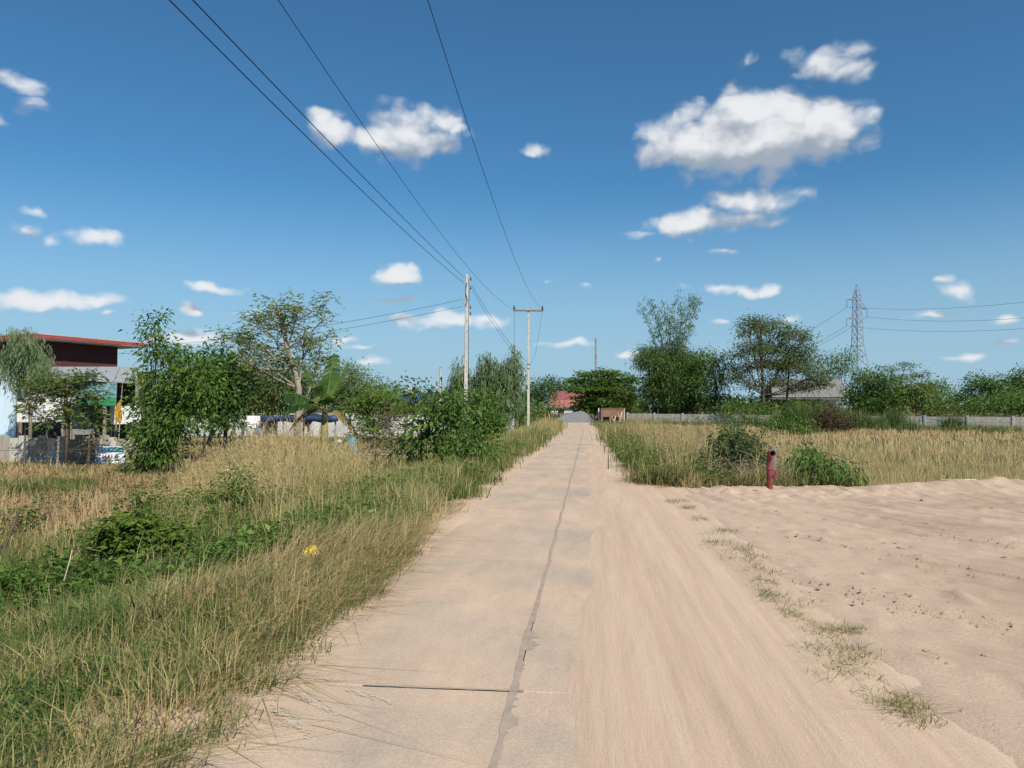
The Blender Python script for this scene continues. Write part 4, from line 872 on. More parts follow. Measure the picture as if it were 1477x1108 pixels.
# blue grey sheet gate at the wall's far end and clay coloured store beside it
g_ = thing('sheet_gate', 'blue grey metal sheet gate at the end of the panel wall', 'gate', (WA[0] - .3, WA[1] + .2, float(gz(*WA))), R(178))
BLG = pmat('blue_grey_sheet', (.16, .20, .25), (.24, .28, .33), 3, .6)
for k in range(4): MB().box((.35 + k * .62, 0, .85), (.58, .04, 1.6)).build('sheet', BLG, g_, bevel=.008)
for x in (0.0, 2.6): MB().box((x, .0, .9), (.12, .14, 1.9)).build('post', CONC2, g_)
MB().box((1.3, -.05, 1.55), (2.4, .05, .07)).build('rail', STEEL, g_)
c = on(884, 77.); st_ = thing('clay_store', 'clay coloured brick pen with open front beside the spreading tree', 'shed', c, R(-12))
CLAY = pmat('clay_plaster', (.20, .115, .075), (.29, .175, .115), 2.5, .9, .4)
for (x, w) in ((-1.1, .2), (-.25, .2), (.9, .2)): MB().box((x, 0, .45), (w, .3, .9)).build('pier', CLAY, st_, bevel=.02)
MB().box((-.1, .02, 1.28), (2.2, .34, .84)).build('lintel', CLAY, st_, bevel=.02); MB().box((-.1, 1.5, .8), (2.2, .15, 1.6)).build('back_wall', CLAY, st_)
for x in (-1.13, .93): MB().box((x, .8, .75), (.14, 1.3, 1.5)).build('side_wall', CLAY, st_)
o = MB().slab([(-1.25, -.2, 1.73), (1.05, -.2, 1.73), (1.05, 1.7, 1.76), (-1.25, 1.7, 1.76)], .04).build('roof', CLAY, st_)
# dead leaning fronds and a tan stump beside the pen
for k, (px, py0, py1, lab) in enumerate(((897, 613, 594, 'pale dry leaning branch before the clay coloured pen'), (888, 614, 600, 'short forked pale stump before the clay coloured pen'))):
    a = on(px - 6, 73. - k); e = P(px, py1, 73. - k); t = thing('dry_stump', lab, 'stump', a); MB().tube([(0, 0, -.1), (e - a) * .5 + np.array([.05, 0, 0]), e - a], [.11, .09, .05], 7).build('stem', bark('pale'), t, smooth=True); MB().tube([(e - a) * .5, (e - a) * .9 + np.array([-.35, .1, .1])], [.06, .03], 6).build('branch', bark('pale'), t)
# gravel heap at the bend
c = on(831, 86.); a_ = axis([(-4.2, 3.4, .1)]); X4, Y4 = np.meshgrid(a_, axis([(-2.2, 2.2, .1)]))
sl_ = np.minimum.reduce([(X4 + 2.7 + .4 * fbm(Y4, X4 * 0, 302)) * .52, (2.2 - X4) * .95, (1.6 - np.abs(Y4)) * .95, 1.18 + .10 * X4 + .0 * Y4]); z4 = np.clip(sl_, -.25, 2) + .16 * (fbm(X4 * 1.2, Y4 * 1.2, 300) - .5) + .07 * (fbm(X4 * 6, Y4 * 6, 301, 4) - .5)
gh = tag(link('gravel_heap', grid_mesh('gravel_heap', X4, Y4, z4), pmat('blue_grey_gravel', (.11, .115, .125), (.21, .215, .225), 22, .95, .9, 40)), 'grey gravel heap at the end of the concrete road', 'gravel heap'); gh.location = c + np.array([0, 0, .05])

# ------------------------------------------------------------------ houses
def hut(name, label, loc, rz): return thing(name, label, 'house', loc, rz)
# red tin roof house behind the bend
c = on(818, 128.); hz_ = thing('red_roof_house', 'white walled house with faded red tin roof beyond the gravel heap', 'house', c, R(-4))
RED = pmat('faded_red_tin', (.21, .062, .066), (.28, .10, .095), 1.2, .55, stretch=(8, 1, 1)); RED2 = pmat('orange_red_tin', (.27, .10, .075), (.34, .15, .11), 1.2, .55, stretch=(8, 1, 1))
zt = P(800, 564, 128.)[2] - c[2]; zm = P(800, 576, 127.)[2] - c[2]; zl = P(800, 587.5, 126.)[2] - c[2]
for k in range(7):
    x0, x1 = -2.9 + k * 1.25, -2.9 + (k + 1) * 1.25
    MB().slab([(x0, -.4, zm + .02), (x1 - .03, -.4, zm + .02), (x1 - .03, 1.8, zt), (x0, 1.8, zt)], .06).build('roof_sheet', RED, hz_); MB().slab([(x0 - .1, -2.4, zl), (x1 - .13, -2.4, zl), (x1 - .13, -.3, zm), (x0 - .1, -.3, zm)], .06).build('roof_sheet', RED2, hz_)
    MB().slab([(x0, 1.85, zt), (x1 - .03, 1.85, zt), (x1 - .03, 4.4, zm - .2), (x0, 4.4, zm - .2)], .06).build('roof_sheet', RED, hz_)
WHT = pmat('whitewash', (.62, .62, .60), (.76, .76, .73), 2, .85, c3=(.4, .38, .34), s3=4)
MB().box((1.4, 1.0, (zl - .1) / 2), (8.2, 5.8, zl - .1)).build('wall', WHT, hz_)
for k in range(3):
    w_ = MB().box((-1.0 + k * 2.4, -1.93, zl * .55), (1.0, .06, .8)).build('window', pmat('dark_opening', (.02, .02, .022), rough=.4), hz_); MB().box((-1.0 + k * 2.4, -1.95, zl * .55 - .45), (1.2, .14, .08)).build('sill', CONC, w_)
# blue roof house with a pinkish ridge
c = on(598, 66.); hb = thing('blue_roof_house', 'small house with bright blue tin roof behind the grey yard wall', 'house', c, R(3))
BLU = pmat('bright_blue_tin', (.02, .09, .36), (.03, .12, .44), 2, .45, stretch=(10, 1, 1), spec=.5)
zt = P(598, 568, 67.)[2] - c[2]; zl = P(598, 582, 65.)[2] - c[2]
for k in range(4): MB().slab([(-1.6 + k * .8, -1.5, zl), (-.82 + k * .8, -1.5, zl), (-.82 + k * .8, 1.2, zt), (-1.6 + k * .8, 1.2, zt)], .05).build('roof_sheet', BLU, hb)
MB().slab([(-1.6, 1.25, zt), (1.6, 1.25, zt), (1.6, 4.0, zl), (-1.6, 4.0, zl)], .05).build('roof_sheet', BLU, hb)
MB().box((0, 1.2, (zl - .15) / 2), (2.9, 4.6, zl - .15)).build('wall', WHT, hb); MB().box((-.2, -1.12, zl * .5), (.9, .05, .8)).build('window', MATS['dark_opening'], hb)
MB().prism([(-.9, 1.7), (.5, 1.7), (.2, 2.6), (-.6, 2.6)], zt - .2, zt + .32).build('ridge_tile', pmat('pink_tile', (.44, .22, .17), (.52, .29, .22), 6, .8), hb)
# grey roofed open house behind the right wall
c = on(1166, 82.); hg = thing('grey_roof_house', 'open sided house with broad grey roof behind the twin trunked tree', 'house', c, R(-9))
GRT = pmat('grey_fibre_roof', (.15, .148, .145), (.22, .215, .21), 1.4, .85, stretch=(6, 1, 1), c3=(.2, .19, .175), s3=3)
zt = P(1150, 546, 83.)[2] - c[2]; zl = P(1150, 573, 80.)[2] - c[2]
for k in range(7):
    xl, xr = -4.2 + k * 1.2, -4.2 + (k + 1) * 1.2 - .03; sh = lambda x: x * (.80 if x > 0 else .85)
    MB().slab([(xl, -2.6, zl), (xr, -2.6, zl), (sh(xr), 1.6, zt), (sh(xl), 1.6, zt)], .06).build('roof_sheet', GRT, hg); MB().slab([(sh(xl), 1.66, zt), (sh(xr), 1.66, zt), (xr, 5.6, zl), (xl, 5.6, zl)], .06).build('roof_sheet', GRT, hg)
for x in (-3.7, -1.3, 1.3, 3.7):
    for y in (-2.0, 4.8): MB().box((x, y, (zl - .05) / 2), (.18, .18, zl - .05)).build('post', WOODG, hg)
MB().box((0, 4.0, zl * .5), (7.6, .14, zl - .2)).build('back_wall', pmat('dark_boards', (.06, .05, .045), (.10, .085, .07), 4, .9), hg); MB().box((0, 0, .06), (8, 7.0, .12)).build('floor_slab', CONC, hg)
MB().box((0, -2.45, zl - .12), (8.3, .08, .16)).build('eave_board', CONC2, hg)

# left: two tier house with red fascia
A_ = P(50, 484, 43.5); ang = math.atan2(6.5, 2.9)          # right hand wall runs away from the near corner
hr = thing('red_fascia_house', 'two tier house with maroon upper wall, flat roof and red fascia', 'house', (A_[0], A_[1], float(gz(A_[0], A_[1]))), ang)
zb = float(gz(A_[0], A_[1])); zr = P(50, 481, 43.5)[2] - zb
MAR = pmat('maroon_boards', (.075, .022, .022), (.11, .035, .032), 3, .8, stretch=(1, 1, 12)); REDF = pmat('red_fascia', (.27, .05, .038), (.34, .08, .055), 3, .6)
SOF = pmat('white_soffit', (.66, .65, .62), (.74, .73, .70), 3, .8)
# local x runs along the right wall away from us, local y to the left
LX, LY = 7.6, 10.0
MB().box((LX / 2, LY / 2, zr + .02), (LX, LY, .07)).build('roof', pmat('grey_tin', (.33, .36, .40), (.42, .45, .49), 2, .5), hr)
MB().box((LX / 2, .02, zr - .12), (LX + .04, .05, .22)).build('fascia', REDF, hr); MB().box((.02, LY / 2, zr - .12), (.05, LY, .22)).build('fascia', REDF, hr)
MB().box((LX / 2, LY / 2, zr - .27), (LX - .1, LY - .1, .05)).build('soffit', SOF, hr)
zlow = P(100, 533, 44.)[2] - zb
MB().box((LX / 2 - .35, LY / 2 + .5, (zr - .3 + zlow - .4) / 2), (LX - 2.1, LY - 1.0, zr - .3 - zlow + .4)).build('upper_wall', MAR, hr)
# lower tier: lean-to roof towards the yard, pale blue wall at its near end
low = thing('lean_to', 'grey tin lean-to with pale blue end wall below the maroon storey', 'shed', (0, 0, 0))
a0, a1 = P(0, 529, 41.), P(205, 529, 46.); e0, e1 = P(0, 541, 36.), P(195, 552, 38.)
for k in range(6):
    u0, u1 = k / 6, (k + 1) / 6 - .004; MB().slab([e0 + (e1 - e0) * u0, e0 + (e1 - e0) * u1, a0 + (a1 - a0) * u1, a0 + (a1 - a0) * u0], .05).build('roof_sheet', pmat('old_grey_tin', (.25, .265, .28), (.36, .375, .385), 2, .6, stretch=(4, 4, 1), c3=(.2, .17, .15), s3=3), low)
PBL = pmat('pale_blue_wash', (.50, .66, .78), (.58, .72, .82), 1.5, .8, c3=(.45, .56, .62), s3=5)
w0_ = P(-40, 600, 36.0); w1_ = P(21, 600, 36.0); zg = float(gz(w0_[0], 36.)); zt_ = P(10, 533, 36.)[2]
MB().prism([(w0_[0], 36.0), (w1_[0], 36.0), (w1_[0] - .02, 36.15), (w0_[0], 36.15)], zg - .1, zt_).build('end_wall', PBL, low)
for px in (30, 92, 152, 198):
    q = P(px, 560, 38.0); MB().box((q[0], 38.0, (zg + P(px, 545, 38.)[2]) / 2), (.13, .13, P(px, 545, 38.)[2] - zg)).build('post', WOODG, low)
DK = pmat('dark_interior_boards', (.05, .045, .04), (.085, .07, .06), 3, .9)
q0, q1 = P(20, 600, 44.), P(215, 600, 44.); MB().prism([(q0[0], 44.), (q1[0], 44.), (q1[0], 44.1), (q0[0], 44.1)], zg - .1, P(100, 536, 44.)[2]).build('back_wall', DK, low)
def panel(name, label, cat, x0, x1, y0, y1, D, mat, th=.05, legs=False, slant=0.):
    """upright board whose face fills the photo rectangle at distance D; stands on legs down to the ground"""
    a, b_ = P(x0, y1, D), P(x1, y0, D); zg_ = float(gz(a[0], D)); t = thing(name, label, cat, ((a[0] + b_[0]) / 2, D, zg_)); w_ = b_[0] - a[0]; h_ = b_[2] - a[2]; zc = a[2] - zg_
    MB().slab([(-w_ / 2, 0, zc), (w_ / 2, 0, zc), (w_ / 2, slant, zc + h_), (-w_ / 2, slant, zc + h_)], th).build('board', mat, t)
    if zc > .05:
        for s in (-1, 1): MB().box((s * (w_ / 2 - .06), .04, zc / 2 + .1), (.06, .06, zc + .2)).build('leg', WOODG, t)
    return t
PWH = pmat('white_painted_board', (.66, .67, .66), (.78, .78, .76), 3, .7, c3=(.5, .48, .44), s3=3)
panel('white_board', 'upper white wall board under the lean-to roof', 'board', 24, 70, 556, 575, 37.2, PWH)
panel('white_board', 'wide white board above dark shelves beside the pale blue wall', 'board', 24, 92, 580, 609, 36.6, PWH)
panel('white_board', 'short white board left of the green awning', 'board', 66, 108, 572, 582, 36.9, PWH)
panel('grey_board', 'weathered grey board hanging below the green awning', 'board', 104, 137, 583, 627, 33.5, pmat('weathered_grey_board', (.20, .205, .21), (.28, .285, .285), 3, .85))
panel('white_board', 'white panel behind the yellow flag', 'board', 158, 203, 586, 612, 34.0, PWH)
panel('teal_sheet', 'teal plastic sheet hung under the lean-to roof', 'sheet', 106, 168, 552, 574, 37.6, pmat('teal_sheet', (.10, .22, .26), (.25, .40, .46), 5, .6))
# green awning
a = P(100, 583, 33.4); aw = thing('green_awning', 'bright green cloth awning on poles under the lean-to', 'awning', (P(135, 600, 33.)[0], 33.0, float(gz(-18, 33))))
o_ = np.array(aw.location); c4 = [P(103, 583, 32.6) - o_, P(168, 585, 32.6) - o_, P(166, 573, 34.6) - o_, P(112, 577, 34.6) - o_]
MB().slab(c4, .03).build('cloth', pmat('green_cloth', (.01, .17, .06), (.02, .24, .09), 4, .7), aw)
for q in c4: MB().tube([(q[0], q[1], -.1), q - np.array([0, 0, .03])], .03, 6).build('pole', WOODG, aw)
# yellow flag on a thin pole
q = P(171, 612, 31.5); zg_ = float(gz(q[0], 31.5)); fl = thing('yellow_flag', 'limp yellow flag on a thin bamboo pole before the lean-to', 'flag', (q[0], 31.5, zg_)); zt_ = P(176, 552, 31.5)[2] - zg_
MB().tube([(-.02, 0, -.1), (.06, 0, zt_ * .6), (.14, 0, zt_)], [.022, .018, .012], 6).build('pole', bark('pale'), fl)
f0, f1 = P(171, 610, 31.5)[2] - zg_, P(171, 577, 31.5)[2] - zg_; n = 14; u = np.linspace(0, 1, n); ww = .10 + .18 * np.sin(u * 3.0) + .05 * np.sin(u * 17); xr = .10 + .02 * u
vs = []
for i in range(n):
    for k in range(5): s = k / 4; vs.append((xr[i] - ww[i] * s * (.9 + .1 * math.sin(i)), .06 * math.sin(s * 9 + u[i] * 6), f0 + (f1 - f0) * u[i]))
fs = [(i * 5 + k, i * 5 + k + 1, i * 5 + k + 6, i * 5 + k + 5) for i in range(n - 1) for k in range(4)]; o = MB().add(vs, fs).build('cloth', pmat('marigold_cloth', (.40, .20, .015), (.5, .27, .03), 8, .8), fl, smooth=True); o.modifiers.new('solid', 'SOLIDIFY').thickness = .006
# plank fence
pf = thing('plank_fence', 'low fence of uneven weathered planks before the lean-to', 'fence', (P(100, 650, 30.)[0], 30., 0)); x0 = pf.location.x
PLK = [pmat('plank_grey', (.27, .235, .20), (.38, .34, .29), 3, .9, .4, 25, (5, 5, .5)), pmat('plank_brown', (.19, .145, .11), (.27, .215, .17), 3, .9, .4, 25, (5, 5, .5)), pmat('plank_pale', (.42, .40, .36), (.53, .51, .46), 3, .9, .3, 25, (5, 5, .5))]
px = -25.
while px < 205:
    w = rs.uniform(8, 15); a = P(px, 650, 30.); b_ = P(px + w - .6, 650, 30.); zg_ = float(gz(a[0], 30.)); ht_ = P(px, rs.uniform(626, 634), 30.)[2]
    o = MB().box(((a[0] + b_[0]) / 2 - x0, rs.uniform(-.02, .02), (zg_ - .05 + ht_) / 2), (b_[0] - a[0], .03, ht_ - zg_ + .05)).build('plank', PLK[rs.choice([0, 0, 0, 1, 1, 2])], pf); o.rotation_euler = (0, rs.uniform(-.012, .012), 0); px += w
for py in (636, 657):
    a, b_ = P(-25, py, 30.06), P(205, py, 30.06); MB().box(((a[0] + b_[0]) / 2 - x0, .06, a[2]), (b_[0] - a[0], .05, .08)).build('rail', WOODG, pf)
# banner leaning on the fence
bn = thing('banner', 'white printed banner with blue top band hung on the plank fence', 'banner', (P(156, 660, 29.7)[0], 29.7, float(gz(-16, 29.7)))); o_ = np.array(bn.location)
def bq(x0, x1, y0, y1, d): return [P(x0, y1, 29.7 - d) - o_, P(x1, y1, 29.7 - d) - o_, P(x1 - .5, y0, 29.76 - d) - o_, P(x0 + .5, y0, 29.76 - d) - o_]
MB().slab(bq(141, 180, 644, 674, 0), .02).build('sheet', pmat('vinyl_white', (.62, .68, .76), (.74, .78, .82), 4, .5), bn); MB().slab(bq(142, 179, 645, 650, .02), .004).build('band', pmat('vinyl_blue', (.06, .22, .42), (.12, .33, .55), 6, .5), bn)
for k, (x0_, y0_, w_, h_) in enumerate([(147, 656, 3, 4), (151.5, 655, 2, 5), (155, 656, 4, 3.5), (160, 655, 2.4, 5), (148, 663, 7, 1.4), (157, 662.5, 6, 1.6), (165, 657, 6, 1.2), (165, 662, 8, 1.2)]):
    MB().slab(bq(x0_, x0_ + w_, y0_, y0_ + h_, .023), .004).build('lettering', pmat('vinyl_red', (.45, .07, .12), (.5, .12, .18), 6, .5) if k < 4 else pmat('vinyl_ink', (.16, .22, .32), rough=.5), bn)
tag(MB().slab(bq(137, 140, 640, 676, -.01), .06).build('fence_post', PLK[2], None), 'pale post beside the printed banner', 'post').location = o_
# strands of barbed wire on rough posts
for k, (px, py, t_) in enumerate(((35, 672, 627), (83, 672, 630), (128, 674, 626), (234, 690, 640))):
    a = on(px, 26.); e = P(px + rs.uniform(-2, 2), t_, 26.); t = thing('fence_post', ('leaning dark stake', 'pale grey stake', 'thin stake', 'short dark stake')[k] + ' carrying the barbed wire before the planks', 'post', a)
    MB().tube([(0, 0, -.2), (e - a) * .5 + np.array([.02, 0, 0]), e - a], [.045, .04, .032], 7).build('stake', WOODG if k % 2 else bark('brown'), t); MB().box(((e - a)[0], -.04, (e - a)[2] - .12), (.09, .03, .03)).build('staple', STEEL, t)
for k, (ya, yb_) in enumerate(((650, 642), (668, 660))):
    pts = sag(P(-30, ya, 25.9), P(300, yb_ - 2, 25.9), .06, 30); mb = MB(); mb.tube(pts, .006, 4)
    for p_ in sag(P(-30, ya, 25.9), P(300, yb_ - 2, 25.9), .06, 90): mb.tube([p_ + rng.normal(0, .02, 3), p_ + rng.normal(0, .02, 3)], .004, 3)
    tag(mb.build('barbed_wire', pmat('rusty_wire', (.06, .045, .04), (.11, .075, .06), 9, .8)), ('upper', 'lower')[k] + ' strand of rusty barbed wire before the plank fence', 'wire')
# tarp shelter and yard things
a = on(425, 37.); ts_ = thing('tarp_shelter', 'dark blue tarpaulin shelter on poles behind the feathery tree', 'shelter', a); o_ = np.array(ts_.location)
TARP = pmat('navy_tarp', (.012, .022, .06), (.03, .06, .14), 3, .55)
n = 10; vs = []
for j in range(5):
    for i in range(n + 1):
        u = i / n; w_ = j / 4; pa_ = P(376 + u * 112, 606 - 7 * w_ + 1.8 * math.sin(i * 1.9 + j) + 1.2 * math.sin(u * 6), 35.2 + 3.8 * w_); vs.append(pa_ - o_)
fs = [(j * (n + 1) + i, j * (n + 1) + i + 1, (j + 1) * (n + 1) + i + 1, (j + 1) * (n + 1) + i) for j in range(4) for i in range(n)]
fr = [P(376 + i / n * 112, 600 - .8 * math.sin(i * 2.2), 35.15) - o_ for i in range(n + 1)]; lo_ = [P(376 + i / n * 112, 609 + 1.5 * math.sin(i * 1.7), 35.15) - o_ for i in range(n + 1)]
o = MB().add(vs, fs).build('tarp', TARP, ts_, smooth=True); o.modifiers.new('solid', 'SOLIDIFY').thickness = .02
o = MB().add(lo_ + fr, [(i, i + 1, n + 2 + i, n + 1 + i) for i in range(n)]).build('valance', TARP, ts_, smooth=True); o.modifiers.new('solid', 'SOLIDIFY').thickness = .02
for px in (380, 409, 447, 484):
    for D_ in (35.3, 38.8): q = P(px, 603, D_) - o_; MB().tube([(q[0], q[1], -.2), q], .035, 6).build('pole', WOODG, ts_)
panel('corrugated_sheet', 'upright grey corrugated sheet below the tarpaulin', 'sheet', 381, 400, 604, 626, 38.2, pmat('dirty_tin', (.28, .28, .28), (.40, .40, .40), 2, .6, stretch=(14, 1, 1)))
panel('white_sheet', 'bunched white cloth hanging beside the tarpaulin', 'cloth', 354, 372, 600, 617, 36.5, PWH, slant=.3)
panel('blue_board', 'tilted blue board leaning in the yard clutter', 'board', 365, 376, 611, 624, 35.0, pmat('worn_blue', (.04, .14, .27), (.08, .22, .38), 5, .6), slant=.9)
panel('pale_board', 'grey board leaning under the tilted blue board', 'board', 365, 374, 624, 652, 34.6, pmat('weathered_grey_board', (.2, .2, .2)), slant=.2)
panel('white_tub_board', 'white board under the tarpaulin beside the banana plant', 'board', 436, 446, 607, 614, 36.0, PWH, slant=.6)
panel('mint_box', 'pale mint box on a stake in the yard', 'box', 347, 353, 609, 617, 34.0, pmat('mint_paint', (.36, .52, .50), rough=.7), th=.3)
# blue drum
c = on(508, 33.); dr = thing('blue_drum', 'light blue plastic drum in the yard clutter beside the shrubs', 'drum', (c[0], 33., c[2])); r_ = 6.5 / F * 33.; zt_ = P(508, 627, 33.)[2] - c[2]
MB().lathe([(r_ * .92, 0), (r_, .05), (r_, zt_ * .3), (r_ * 1.05, zt_ * .33), (r_, zt_ * .36), (r_, zt_ * .64), (r_ * 1.05, zt_ * .67), (r_, zt_ * .7), (r_, zt_ - .06), (r_ * .9, zt_)], n=18).build('body', pmat('light_blue_plastic', (.06, .26, .42), (.09, .32, .50), 5, .4), dr, smooth=True); MB().lathe([(r_ * .8, zt_ - .01), (r_ * .8, zt_ + .03), (r_ * .3, zt_ + .05)], n=18).build('lid', pmat('white_plastic', (.7, .72, .72), rough=.4), dr)
for (px, py, D_, rr_, nm, lab, m_) in ((318, 594, 33., .19, 'clay_pot', 'round clay pot hanging in the dark of the trees', pmat('terracotta', (.42, .24, .13), (.5, .3, .17), 6, .8)), (324, 613, 33., .11, 'white_pot', 'small white pot hanging beside the dense tree', PWH), (337, 626, 33., .12, 'yellow_bucket', 'small yellow bucket on the yard rail', pmat('yellow_plastic', (.55, .5, .03), rough=.5)), (338, 637, 33., .2, 'red_basin', 'faded red basin under the yellow bucket', pmat('faded_red_plastic', (.5, .16, .12), rough=.5)), (490, 637, 31., .09, 'white_bottle', 'white bottle in the tall grass by the bamboo rail', PWH)):
    q = P(px, py, D_); t = thing(nm, lab, nm.split('_')[1], q - np.array([0, 0, rr_])); MB().lathe([(rr_ * .55, 0), (rr_ * .95, rr_ * .5), (rr_, rr_ * 1.0), (rr_ * .8, rr_ * 1.6), (rr_ * .55, rr_ * 1.8)], n=14).build('body', m_, t, smooth=True); MB().lathe([(rr_ * .55, rr_ * 1.8), (rr_ * .66, rr_ * 1.85), (rr_ * .64, rr_ * 1.95), (rr_ * .5, rr_ * 1.92)], n=14).build('rim', m_, t)
    if py > 600: MB().tube([(0, 0, -(q[2] - rr_ - float(gz(q[0], D_)))), (0, 0, .02)], .025, 5).build('stake', WOODG, t)
    else: MB().tube([(0, 0, rr_ * 1.8), (0, .1, rr_ * 1.8 + 1.1)], .008, 4).build('cord', WOODG, t)
q = P(312, 604, 34.); t = thing('blue_cloth', 'blue cloth hung in the shade beside the dense tree', 'cloth', (q[0], 34., float(gz(q[0], 34)))); zt_ = q[2] - t.location.z
MB().add([(-.22, 0, zt_ - .3), (-.05, .06, zt_ - .36), (.1, -.04, zt_ - .32), (.24, .03, zt_ - .28), (.2, .0, zt_ + .33), (.06, .05, zt_ + .35), (-.06, -.03, zt_ + .33), (-.16, .02, zt_ + .34)], [(0, 1, 6, 7), (1, 2, 5, 6), (2, 3, 4, 5)]).build('sheet', pmat('blue_cotton', (.03, .09, .24), (.05, .14, .33), 6, .8), t, smooth=True); MB().tube([(-.5, 0, zt_ + .34), (.5, 0, zt_ + .34)], .02, 5).build('rod', WOODG, t)
for s in (-.48, .48): MB().tube([(s, 0, -.1), (s, 0, zt_ + .36)], .025, 5).build('post', WOODG, t)
# bamboo rail fences
for (xa, ya, xb, yb_, D_, nm, npk) in ((455, 652, 560, 656, 26.5, 'bamboo rail fence with thin pickets beside the tall dry grass', 9), (285, 630, 372, 629, 31., 'thin bamboo rail across the shady yard', 4), (560, 660, 622, 650, 26., 'sloping bamboo rail under the roadside shrubs', 3)):
    a, b_ = P(xa, ya, D_), P(xb, yb_, D_); t = thing('bamboo_fence', nm, 'fence', (a[0], D_, float(gz(a[0], D_)))); o_ = np.array(t.location)
    MB().tube(sag(a - o_, b_ - o_, .03, 7), .028, 6).build('rail', bark('pale'), t)
    for k in range(npk): q = a + (b_ - a) * (k + .4) / npk - o_; MB().tube([(q[0] + rs.uniform(-.05, .05), .05, -.1), (q[0], .05, q[2] + rs.uniform(.1, .45))], [.024, .016], 5).build('picket', WOODG, t)
# grey yard wall with pillars
PX = P(735, 600, 57.); zg_ = float(gz(PX[0], 57.)); yw = thing('yard_wall', 'long stained grey cement wall behind the yard shrubs', 'wall', (PX[0], 57., zg_), R(183.5))
for k in range(8):
    MB().box((1.6 + k * 3.0, 0, .82), (2.84, .12, 1.66)).build('panel', CONC2, yw)
    if k: MB().box((.1 + k * 3.0, 0, .86), (.2, .22, 1.78)).build('pillar', CONC2, yw, bevel=.01)
MB().box((12., 0, 1.69), (24., .2, .07)).build('coping', CONC2, yw)
gp = thing('gate_pillar', 'broad pale cement gate pillar ending the yard wall at the roadside', 'pillar', (PX[0], 56.8, zg_), R(-14)); MB().box((0, 0, .88), (.62, .5, 1.86)).build('shaft', CONC2, gp, bevel=.015); MB().box((0, 0, 1.84), (.68, .56, .06)).build('cap', CONC2, gp)

# ------------------------------------------------------------------ red hydrant pipe and small things
c = on(1109, 15.75); c[2] = -.0; hy = thing('standpipe', 'faded red steel standpipe with open elbow at the edge of the bare lot', 'pipe', (c[0], c[1], .0)); s_ = c[1] / F; r_ = 4.2 * s_; zt_ = 47 * s_
RP = pmat('faded_red_paint', (.16, .028, .03), (.27, .07, .066), 5, .75, .3, 40, c3=(.14, .055, .04), s3=9)
MB().lathe([(r_, -.3), (r_, zt_ * .62), (r_ * 1.25, zt_ * .63), (r_ * 1.25, zt_ * .70), (r_, zt_ * .71), (r_ * 1.02, zt_ * .98)], n=16).build('riser', RP, hy, smooth=False)
el = [(0, 0, zt_ * .95), (0, -.01, zt_ * 1.04), (.0, -.045, zt_ * 1.12), (.005, -.12, zt_ * 1.14), (.01, -.17, zt_ * 1.13)]
elb = MB().tube(el, [r_ * 1.02, r_ * 1.05, r_ * 1.1, r_ * 1.12, r_ * 1.2], 16, cap=False).build('elbow', RP, hy, smooth=True); elb.modifiers.new('solid', 'SOLIDIFY').thickness = .012
dk_ = MB().lathe([(r_ * .98, 0), (r_ * .98, .004)], n=14).build('bore', pmat('pipe_bore', (.012, .006, .006), rough=1.), hy); dk_.location = (.006, -.10, zt_ * 1.14); dk_.rotation_euler = (R(90), 0, 0)
MB().tube([(r_ * .8, 0, zt_ * .42), (r_ * 2.1, -.02, zt_ * .42)], .03, 10).build('side_outlet', RP, hy); MB().tube([(r_ * 2.0, -.02, zt_ * .40), (r_ * 2.0, -.02, zt_ * .62)], .02, 8).build('valve_stem', RP, hy); MB().box((r_ * 2.0, -.02, zt_ * .60), (.14, .04, .03)).build('valve_handle', RP, hy); MB().lathe([(.045, 0), (.045, .06)], (r_ * 1.6, -.02, zt_ * .38), 10).build('valve_body', RP, hy)
c = on(1115, 16.8); e = P(1116, 646, 16.8); cpst = thing('concrete_post', 'square weathered concrete post behind the red standpipe', 'post', c, R(-28)); MB().box((0, 0, (e[2] - c[2]) / 2 - .15), (.10, .10, e[2] - c[2] + .3)).build('shaft', MATS['dark_concrete'], cpst, bevel=.008); MB().box((0, 0, e[2] - c[2] + .012), (.085, .085, .025)).build('chipped_top', MATS['dark_concrete'], cpst, bevel=.01)
# blue pipe, pole and boards on the lot's rim
BP = pmat('blue_pvc', (.08, .28, .44), (.12, .34, .5), 5, .4)
for k, (xa, ya, xb, yb_, nm, lab, m_, r_) in enumerate(((1408, 703, 1448, 706, 'blue_pipe', 'upper light blue plastic pipe lying on the earth rim of the lot', BP, .026), (1410, 705.5, 1440, 707.5, 'blue_pipe', 'lower light blue plastic pipe lying against the other on the rim', BP, .026), (1356, 709, 1408, 709.5, 'bamboo_pole', 'straw coloured bamboo pole lying on the earth rim of the lot', bark('pale'), .02), (1384, 692, 1425, 694, 'plank', 'greyish plank half buried in the earth mound', WOODG, .04))):
    Ym = G((xa + xb) / 2, (ya + yb_) / 2)[1]; a, b_ = P(xa, ya, Ym), P(xb, yb_, Ym + .1); m0 = (a + b_) / 2; zz0 = [lotz(*q_[:2]) for q_ in (a, m0, b_)]; k0 = max(zz0[1], (zz0[0] + zz0[2]) / 2) + r_; a[2] = k0 + (zz0[0] - zz0[2]) * .3; b_[2] = k0 - (zz0[0] - zz0[2]) * .3
    tag(MB().tube([a, (a + b_) / 2, b_], r_, 8).build(nm, m_, smooth=True), lab, nm.split('_')[-1])
